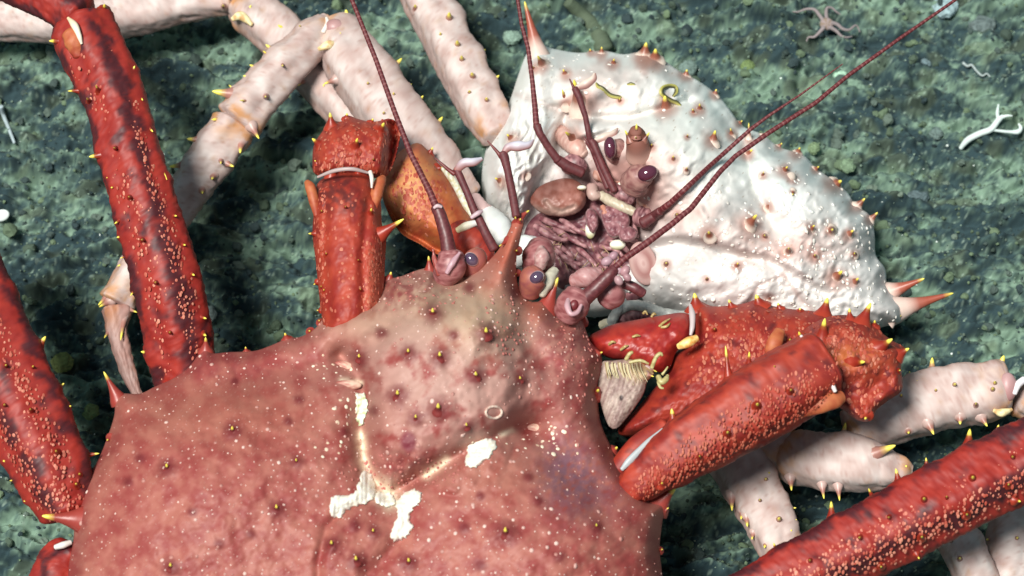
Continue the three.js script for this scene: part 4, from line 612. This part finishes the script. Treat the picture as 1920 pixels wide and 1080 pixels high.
// claw arms
const claw = (u, a, p) => { const [x, y, z] = px(p); return mixc(mixc([0.22, 0.013, 0.009], [0.38, 0.04, 0.018], clamp(0.5 + fbm(x / 42, y / 42, z / 42, 4) * 1.2)), [0.07, 0.007, 0.01], 0.8 * clamp(fbm(x / 46 + 5, y / 46, z / 46, 4, n3b) * 2.4 - 0.45)); };
const clawXY = (dark) => (x, y) => { let c = mixc([0.23, 0.013, 0.01], [0.36, 0.036, 0.016], clamp(0.5 + fbm(x / 42, y / 42, 14, 4) * 1.2)); c = mixc(c, [0.07, 0.007, 0.01], 0.75 * clamp(fbm(x / 46 + 5, y / 46, 3, 4, n3b) * 2.4 - 0.5)); return dark ? mixc(c, [0.1, 0.01, 0.012], dark(x, y)) : c; };
const stip = (lo, hi, k, ax) => (x, y) => ({ p: k(x, y), r: rr(lo, hi), flat: 0.2, long: ax ?? 1.3, c: mixc([0.36, 0.05, 0.026], [0.54, 0.19, 0.12], rnd() ** 1.8) });
{ // left claw arm
  const arm = shell([[612, 632], [603, 590], [597, 540], [592, 490], [586, 440], [588, 400], [590, 362], [600, 338], [628, 326], [664, 322], [694, 330], [704, 352], [714, 380], [716, 420], [724, 442], [722, 490], [720, 540], [718, 580], [704, 606], [680, 624], [650, 632]], { step: 2.6, R: 62, dome: 66, rim: 345, belly: 70,
    relief: (x, y, d) => sst(0, 10, d) * (3 * fbm(x / 40, y / 60, 8, 3) + 0.8 * n3(x / 9, y / 9, 2) - 7 * groove(x, y, [[620, 600], [608, 480], [612, 360]], 5) - 9 * groove(x, y, [[682, 600], [680, 480], [690, 380]], 6)),
    color: (x, y) => { let c = mixc([0.25, 0.016, 0.01], [0.39, 0.046, 0.02], clamp(0.5 + fbm(x / 40, y / 60, 14, 4) * 1.2)); c = mixc(c, [0.46, 0.12, 0.07], 0.5 * sst(684, 700, x) * sst(440, 500, y)); return mixc(c, [0.06, 0.008, 0.01], 0.8 * clamp(1.3 * ga(x, y, 632, 345, 26, 20) + ga(x, y, 655, 385, 22, 14) + 0.7 * ga(x, y, 610, 360, 10, 30)) * clamp(0.8 + fbm(x / 18, y / 18, 4, 3) * 1.6)); } });
  const L = part('claw_arm', arm.geo, M.leg, rc);
  spines(L, arm, 'red', [[712, 440, 757, 410, 17, 26], [621, 330, 620, 296, 13, 22], [672, 326, 674, 311, 9, 12], [592, 438, 578, 438, 8, 4], [604, 398, 603, 394, 6, 16], [694, 402, 697, 390, 9, 20], [594, 530, 588, 534, 6, 3], [604, 540, 602, 536, 5, 12], [672, 490, 672, 486, 5, 18], [676, 545, 676, 541, 5, 18], [600, 582, 594, 582, 5, 3], [608, 548, 607, 542, 5, 10], [648, 390, 648, 386, 5, 18], [612, 478, 612, 474, 5, 12]]);
  grains(L, arm, 620, [580, 320, 730, 630], { name: 'flecks', at: stip(1.4, 3.2, (x, y) => sst(20, 34, x - 655) * sst(430, 480, y) * 0.9 + sst(38, 50, 655 - x) * 0.8 + 0.1) });
  const cp2 = shell([[592, 328], [586, 300], [588, 274], [596, 258], [606, 244], [614, 226], [626, 226], [640, 228], [652, 216], [668, 222], [694, 228], [714, 226], [728, 222], [744, 228], [752, 244], [748, 270], [742, 296], [734, 316], [722, 332], [694, 334], [640, 332]], { step: 2.4, R: 46, dome: 62, rim: 318, belly: 60,
    relief: (x, y, d) => sst(0, 9, d) * (6 * fbm(x / 32, y / 32, 18, 2) + 0.7 * n3(x / 7, y / 7, 2) - 60 * sst(712, 745, x)),
    color: (x, y) => mixc([0.22, 0.014, 0.01], [0.38, 0.043, 0.019], clamp(0.5 + fbm(x / 26, y / 26, 15, 4) * 1.3)) });
  part('carpus', cp2.geo, M.leg, L);
  spines(L, cp2, 'red', [[622, 236, 619, 211, 14, 14], [600, 272, 585, 259, 13, 14], [714, 244, 720, 231, 14, 26], [666, 276, 670, 259, 12, 26], [650, 222, 651, 212, 9, 8], [696, 230, 700, 222, 8, 8], [744, 246, 746, 240, 9, 4], [700, 300, 700, 298, 5, 14], [594, 306, 590, 300, 6, 4]]);
  grains(L, cp2, 420, [586, 205, 752, 330], { name: 'flecks', at: stip(1.3, 2.8, (x, y) => 0.6, 1.8) });
  const hand = shell([[724, 318], [748, 286], [782, 268], [804, 284], [826, 312], [846, 332], [862, 356], [876, 382], [890, 408], [900, 440], [892, 476], [862, 486], [820, 478], [786, 458], [752, 438], [728, 400], [716, 360]], { step: 2.6, R: 56, dome: 62, rim: 225, belly: 60, relief: (x, y, d) => sst(0, 10, d) * (3 * fbm(x / 16, y / 16, 3, 3) - 70 * sst(-4, 60, (y - 360) * 0.86 - (x - 726) * 0.62)), color: (x, y) => { let c = mixc([0.36, 0.045, 0.014], [0.5, 0.14, 0.04], clamp(0.5 + fbm(x / 40, y / 40, 4, 4) * 1.2)); c = mixc(c, [0.6, 0.33, 0.14], 0.75 * ga(x, y, 775, 350, 26, 40)); return c; } });  // golden centre: a specular highlight painted into the hand colour
  part('claw', hand.geo, M.leg, L);
  grains(L, hand, 300, [720, 270, 880, 470], { name: 'flecks', at: stip(1.8, 3.4, (x, y) => 1.2 * ga(x, y, 775, 365, 34, 46), 1.6) });
  spines(L, hand, 'red', [[806, 288, 812, 276, 10, 8], [822, 316, 832, 314, 10, 6], [842, 340, 852, 330, 9, 6]]);
  for (const [pts, name] of [[[[576, 342, 366, 6], [582, 352, 370, 10], [588, 374, 368, 10], [594, 404, 360, 6]], 'joint'], [[[718, 334, 370, 7], [712, 344, 376, 11], [706, 364, 376, 12], [702, 394, 366, 6]], 'joint']]) part(name, limb(pts, { seg: 22, step: 2, color: knobTone }).geo, M.leg, L);
  part('membrane', limb([[596, 332, 384, 2.5], [628, 320, 404, 4], [660, 317, 410, 4], [690, 324, 396, 2.5]], { seg: 10, step: 3, color: [0.42, 0.33, 0.32] }).geo, M.wet, L);
  part('membrane', limb([[694, 322, 398, 4], [697, 334, 400, 4], [697, 352, 394, 2]], { seg: 10, step: 3, color: [0.72, 0.64, 0.58] }).geo, M.wet, L);
  const fingers = part('finger', limb([[858, 436, 268, 26], [884, 452, 280, 30], [906, 478, 280, 22], [920, 500, 270, 12]], { seg: 30, step: 2, color: claw, disp: lumpy(3, 14) }).geo, M.leg, L);
  part('membrane', limb([[858, 432, 300, 6], [874, 424, 306, 8], [892, 418, 304, 6]], { seg: 14, step: 2, color: (u) => mixc([0.86, 0.74, 0.42], [0.74, 0.72, 0.7], clamp(u / 30)) }).geo, M.wet, fingers);
  part('membrane', limb([[830, 316, 280, 4], [850, 340, 284, 7], [872, 380, 284, 8], [884, 404, 282, 4]], { seg: 14, step: 2, color: (u, a, p) => mixc([0.7, 0.7, 0.62], [0.5, 0.44, 0.24], clamp(0.5 + fbm(...px(p).map((v) => v / 8), 2) * 1.6)) }).geo, M.wet, L);
}
{ // right claw arm
  const arm = limb([[1170, 930, 325, 26], [1208, 896, 345, 42], [1262, 856, 365, 55], [1340, 806, 380, 66], [1420, 757, 390, 72], [1490, 714, 395, 72], [1540, 684, 392, 64]], { seg: 60, step: 3, color: claw, knobs: [[1362, 706, 15], [1402, 686, 14], [1262, 794, 16], [1420, 762, 15], [1364, 814, 13], [1312, 858, 10], [1482, 734, 10], [1505, 636, 16], [1452, 690, 10]], disp: (u, a, q) => 2.4 * fbm(Math.cos(a) * 2, Math.sin(a) * 2, u / 80, 3) + q[3] * 0.06 * Math.cos(a * 5 + 2.2) + 1.2 * n3(Math.cos(a) * 6, Math.sin(a) * 6, u / 14), cap0: 0.4, cap1: 0.25 });
  const R = part('claw_arm', arm.geo, M.leg, rc);
  spines(R, arm, 'red', [[1362, 706, 1360, 648, 11, 24], [1402, 686, 1405, 659, 10, 20], [1508, 636, 1545, 656, 10, 24], [1262, 794, 1260, 766, 16, 12], [1420, 762, 1421, 757, 12, 30], [1364, 814, 1365, 809, 10, 28], [1482, 734, 1484, 730, 8, 26], [1312, 858, 1312, 854, 7, 26], [1452, 690, 1452, 686, 7, 26], [1500, 632, 1498, 622, 11, 20], [1240, 910, 1242, 904, 7, 12]]);
  grains(R, arm, 950, [1180, 620, 1570, 940], { name: 'flecks', at: (x, y) => { const q = ((y - 806) * 0.85 + (x - 1340) * 0.53) / 66; return { gap: 6.5, p: q > 0.15 ? 0.6 : q < -0.75 ? 0.6 : 0.25, r: rr(1.1, 2.5), flat: 0.35, long: 1.6, c: mixc([0.36, 0.045, 0.022], [0.5, 0.15, 0.09], rnd() ** 1.6) }; } });
  const elbow = shell([[1500, 628], [1526, 606], [1560, 592], [1600, 592], [1634, 604], [1656, 626], [1676, 640], [1700, 656], [1690, 684], [1692, 712], [1690, 734], [1664, 752], [1642, 770], [1634, 788], [1612, 790], [1586, 772], [1560, 752], [1546, 712], [1530, 664]], { step: 2.6, R: 62, dome: 66, rim: 315, belly: 70, relief: (x, y, d) => sst(0, 12, d) * (9 * fbm(x / 44, y / 44, 6, 2) - 46 * sst(675, 770, y + 0.35 * (x - 1600)) * sst(0, 45, d) + 1 * n3(x / 9, y / 9, 2)) , color: (x, y) => { let c = mixc([0.23, 0.015, 0.011], [0.37, 0.043, 0.019], clamp(0.5 + fbm(x / 30, y / 30, 2, 4))); c = mixc(c, [0.52, 0.16, 0.045], 0.7 * ga(x, y, 1585, 670, 40, 18)); return mixc(c, [0.1, 0.012, 0.018], 0.75 * clamp(-0.1 + 2.2 * fbm(x / 26, y / 26, 12, 3))); } });
  part('carpus', elbow.geo, M.leg, R);
  spines(R, elbow, 'red', [[1541, 636, 1546, 597, 19, 30], [1648, 652, 1673, 636, 19, 26], [1602, 680, 1622, 678, 15, 24], [1686, 664, 1705, 653, 15, 6], [1684, 696, 1688, 694, 6, 12], [1594, 600, 1592, 578, 12, 6], [1616, 606, 1632, 567, 20, 10], [1626, 780, 1622, 786, 10, 10], [1640, 612, 1640, 600, 9, 12]]);
  grains(R, elbow, 420, [1500, 590, 1700, 790], { name: 'flecks', at: stip(1.6, 3.6, (x, y) => 0.3 + 0.6 * ga(x, y, 1600, 630, 50, 30), 1.5) });
  const palm = shell([[1298, 566], [1312, 564], [1336, 574], [1372, 572], [1398, 568], [1420, 562], [1450, 574], [1490, 580], [1530, 584], [1560, 592], [1580, 640], [1560, 700], [1480, 770], [1400, 800], [1320, 806], [1250, 806], [1190, 818], [1160, 814], [1164, 796], [1192, 768], [1232, 722], [1256, 690], [1264, 664], [1286, 650], [1300, 620]], { step: 2.8, R: 90, dome: 80, rim: 255, belly: 70, relief: (x, y, d) => sst(0, 12, d) * (4 * fbm(x / 30, y / 30, 16, 3) + 1.5 * n3(x / 10, y / 10, 2)), color: clawXY() });
  part('claw', palm.geo, M.leg, R);
  spines(R, palm, 'red', [[1306, 576, 1303, 549, 20, 10], [1372, 576, 1366, 562, 11, 6], [1424, 572, 1417, 552, 19, 8], [1462, 578, 1458, 568, 9, 6], [1544, 590, 1552, 558, 20, 10], [1480, 640, 1482, 636, 8, 24], [1340, 620, 1340, 616, 7, 26], [1500, 584, 1500, 578, 8, 6]]);
  grains(R, palm, 560, [1290, 570, 1560, 720], { name: 'flecks', at: stip(1.4, 3.2, (x, y) => 0.25 + 0.6 * ga(x, y, 1420, 640, 90, 40), 1.7) });
  const fing = shell([[1104, 634], [1122, 620], [1150, 608], [1190, 600], [1236, 592], [1280, 586], [1298, 596], [1300, 622], [1292, 644], [1268, 660], [1256, 690], [1236, 698], [1204, 690], [1176, 676], [1144, 672], [1122, 660]], { step: 2.4, R: 40, dome: 44, rim: 285, belly: 40, relief: (x, y, d) => sst(0, 10, d) * 4 * fbm(x / 24, y / 24, 26, 3), color: (x, y) => { let c = mixc([0.27, 0.012, 0.012], [0.38, 0.03, 0.018], clamp(0.5 + fbm(x / 26, y / 26, 4, 4) * 1.2)); return c; } });
  part('finger', fing.geo, M.wet, R);
  const tuft = (u, a, p) => mixc([0.32, 0.2, 0.05], [0.5, 0.4, 0.18], clamp(0.5 + n3(...px(p).map((v) => v / 5))));
  for (const [x0, y0, x1, y1, x2, y2] of [[1236, 612, 1246, 604, 1256, 598], [1240, 614, 1250, 612, 1256, 606], [1186, 632, 1194, 629, 1200, 630], [1142, 646, 1148, 641, 1154, 642], [1164, 656, 1172, 650, 1178, 648], [1222, 594, 1226, 588, 1230, 590], [1206, 588, 1210, 584, 1214, 590]]) part('bristle', limb([[x0, y0, fing.surf(x0, y0) + 2, 2.6], [x1, y1, fing.surf(x1, y1) + 5, 2.8], [x2, y2, fing.surf(x2, y2) + 3, 1.4]], { seg: 8, step: 2, color: tuft }).geo, M.wet, R);
  part('membrane', limb([[1294, 572, 338, 3], [1298, 590, 344, 6], [1298, 612, 346, 5], [1295, 628, 344, 3]], { seg: 14, step: 2, color: [0.5, 0.42, 0.42] }).geo, M.wet, R);
  part('joint', limb([[1272, 650, 344, 6], [1290, 642, 350, 10], [1306, 634, 348, 7]], { seg: 18, step: 2, color: (u, a, p) => mixc([0.7, 0.3, 0.06], [0.92, 0.76, 0.3], clamp(0.5 + fbm(...px(p).map((v) => v / 12), 3) * 1.5)), disp: lumpy(0.6, 18) }).geo, M.wet, R);
  part('joint', limb([[1462, 622, 356, 11], [1452, 644, 360, 15], [1440, 676, 344, 9]], { seg: 22, step: 2, ell: 0.7, color: knobTone }).geo, M.leg, R);
  part('joint', limb([[1578, 744, 398, 12], [1564, 750, 404, 17], [1540, 758, 406, 17], [1500, 776, 392, 9]], { seg: 22, step: 2, ell: 0.7, color: knobTone }).geo, M.leg, R);
  part('membrane', limb([[1502, 630, 430, 3], [1516, 648, 438, 5], [1530, 658, 438, 4], [1540, 664, 436, 3]], { seg: 10, step: 2, color: [0.7, 0.62, 0.64] }).geo, M.wet, R);
  part('membrane', limb([[1542, 676, 434, 3], [1546, 694, 434, 5], [1556, 712, 430, 5.5], [1566, 734, 424, 4]], { seg: 10, step: 2, color: [0.7, 0.62, 0.6] }).geo, M.wet, R);
  part('membrane', limb([[1166, 880, 366, 4], [1182, 862, 372, 7], [1210, 834, 378, 6], [1242, 804, 380, 2]], { seg: 12, step: 3, ell: 0.6, color: [0.36, 0.4, 0.42] }).geo, M.wet, R);
  part('claw_base', limb([[1160, 880, 300, 20], [1196, 838, 312, 22], [1246, 800, 316, 18]], { seg: 24, step: 3, color: claw }).geo, M.leg, R);
}
// eyes, feelers and mouthparts of the red crab
{
  const fleshy = (u, a, p) => mixc([0.2, 0.05, 0.055], [0.4, 0.17, 0.17], clamp(0.45 + fbm(...px(p).map((v) => v / 12), 3) * 1.4));
  const eyeTone = (u, a, p) => mixc([0.36, 0.12, 0.08], [0.26, 0.07, 0.07], clamp(0.5 + fbm(...px(p).map((v) => v / 14), 3)));
  for (const [x, y, h, r, cx, cy, rot] of [[1000, 522, 385, 26, 1006, 520, 0.5], [890, 486, 372, 24, 884, 486, 2.4]]) {
    const e = part('eye', limb([[x - 8, y + 26, h - 26, r * 0.8], [x, y, h, r], [mix(x, cx, 1) + 2, y - 10, h + 4, r * 0.75]], { seg: 24, step: 2, color: eyeTone }).geo, M.wet, rc);
    part('cornea', ellipsoid(cx, cy, h + 18, 15, 12, 11, (X, Y, Z) => X * X + Y * Y > 0.8 ? [0.55, 0.42, 0.45] : [0.08, 0.05, 0.09], rot), M.eye, e);
  }
  const F2 = (name, pts, col = fleshy, amp = 2, mat = M.wet) => part(name, limb(pts, { seg: 24, step: 2, color: col, disp: lumpy(amp, 14) }).geo, mat, rc);
  // left feelers
  F2('antenna_base', [[834, 520, 370, 24], [844, 500, 392, 30], [846, 478, 400, 24]]);
  F2('antenna_base', [[842, 476, 404, 15], [836, 440, 412, 13], [824, 400, 420, 12], [818, 388, 422, 11]], DK, 0.6);
  const aL = feeler(rc, [[820, 394, 422, 9], [806, 360, 428, 7.5], [770, 288, 440, 6.5], [740, 210, 452, 6], [704, 110, 466, 5.5], [672, 30, 480, 5], [640, -50, 490, 5]], RB);
  part('ring', limb([[814, 390, 434, 3], [820, 386, 436, 4], [828, 388, 434, 3]], { seg: 10, step: 2, color: [0.55, 0.4, 0.42] }).geo, M.wet, aL);
  F2('antenna_scale', [[826, 514, 396, 7], [816, 490, 404, 5], [812, 468, 410, 1.5]], (u, a, p) => [0.3, 0.06, 0.05]);
  F2('antenna_scale', [[838, 512, 416, 4], [848, 494, 424, 6], [862, 474, 424, 3]], () => [0.46, 0.28, 0.32], 1);
  // right feelers
  F2('antenna_base', [[1062, 590, 385, 26], [1074, 572, 400, 32], [1084, 556, 402, 28]]);
  F2('antenna_base', [[1066, 560, 424, 4], [1064, 574, 432, 6], [1070, 588, 434, 5], [1082, 586, 432, 4], [1090, 572, 428, 3]], () => [0.5, 0.3, 0.33], 0.5);
  part('socket', ellipsoid(1076, 572, 424, 9, 11, 7, [0.14, 0.015, 0.02], -0.4), M.wet, rc);
  F2('antenna_base', [[1096, 560, 408, 15], [1116, 542, 420, 14], [1140, 518, 430, 13], [1152, 504, 434, 10]], DK, 0.8);
  feeler(rc, [[1146, 508, 434, 8], [1172, 484, 440, 7.5], [1212, 456, 446, 8], [1260, 420, 450, 7], [1296, 390, 452, 6.5], [1350, 322, 454, 6], [1380, 292, 456, 5.5], [1440, 250, 460, 5.5], [1530, 192, 468, 5], [1590, 142, 474, 4.6], [1690, 70, 480, 4], [1800, -6, 486, 3.4], [1860, -40, 490, 3]], RB);
  for (const [x, y, r, c] of [[1156, 506, 9, [0.5, 0.32, 0.36]], [1172, 508, 9, [0.38, 0.2, 0.22]], [1160, 526, 8, [0.4, 0.24, 0.26]], [1138, 490, 9, [0.4, 0.24, 0.28]], [1150, 480, 8, [0.36, 0.2, 0.24]], [1176, 520, 7, [0.34, 0.18, 0.2]]]) part('lobe', ellipsoid(x, y, 430, r, r * 1.3, r, c, rnd() * 3, 16), M.wet, rc);
  F2('antenna_base', [[1172, 532, 400, 10], [1190, 540, 402, 10], [1206, 550, 396, 9]], DK, 0.6);
  F2('antenna_base', [[1140, 540, 372, 24], [1146, 552, 376, 28], [1136, 566, 368, 20]]);
  F2('antenna_base', [[1076, 528, 375, 14], [1100, 520, 388, 20], [1124, 514, 384, 14]], (u, a, p) => mixc([0.34, 0.13, 0.13], [0.48, 0.28, 0.28], clamp(0.5 + fbm(...px(p).map((v) => v / 9), 3))));
  // inner lobes beside the beak
  F2('antenna_base', [[1002, 506, 340, 24], [1010, 482, 356, 32], [1014, 462, 352, 24]]);
  F2('antenna_base', [[1012, 502, 376, 10], [1016, 482, 388, 14], [1014, 466, 382, 8]], (u, a, p) => mixc([0.36, 0.16, 0.16], [0.54, 0.36, 0.34], clamp(0.5 + fbm(...px(p).map((v) => v / 8), 3))));
  F2('palp', [[1014, 552, 360, 10], [1026, 528, 368, 14], [1040, 506, 362, 8]], () => [0.5, 0.47, 0.38]);
  for (const [pts, spoon, hair] of [
    [[[926, 466, 400, 12], [912, 440, 412, 11], [898, 410, 422, 10], [892, 402, 424, 10], [876, 362, 432, 8.5], [862, 330, 438, 9], [856, 318, 440, 9]], [[856, 320, 442, 7], [870, 306, 450, 9], [888, 304, 452, 8], [903, 298, 450, 4]], [[852, 326, 440, 5], [838, 316, 444, 3.4], [816, 296, 450, 1.2]]],
    [[[968, 405, 440, 10], [962, 370, 444, 10], [952, 320, 450, 9], [946, 296, 452, 11], [943, 288, 453, 11]], [[944, 288, 456, 5], [954, 276, 460, 8], [972, 274, 464, 10], [990, 272, 464, 7], [1000, 262, 462, 2]], [[940, 294, 452, 5], [930, 282, 456, 3], [914, 264, 462, 1]]]]) {
    const a = feeler(rc, pts, DK, 'antennule');
    part('tip', limb(spoon, { seg: 16, step: 2, ell: 0.6, color: (u, q, p) => mixc([0.3, 0.1, 0.08], [0.52, 0.5, 0.58], clamp(u / 26) * clamp(0.7 + Math.sin(q) * 0.7)) }).geo, M.wet, a);
    part('tip', limb(hair, { seg: 8, step: 2, color: [0.15, 0.02, 0.02] }).geo, M.wet, a);
  }
  part('ring', limb([[884, 408, 434, 4], [896, 400, 438, 5], [904, 396, 436, 3]], { seg: 10, step: 2, color: [0.5, 0.36, 0.4] }).geo, M.wet, rc);
}
renderer.render(scene, camera);
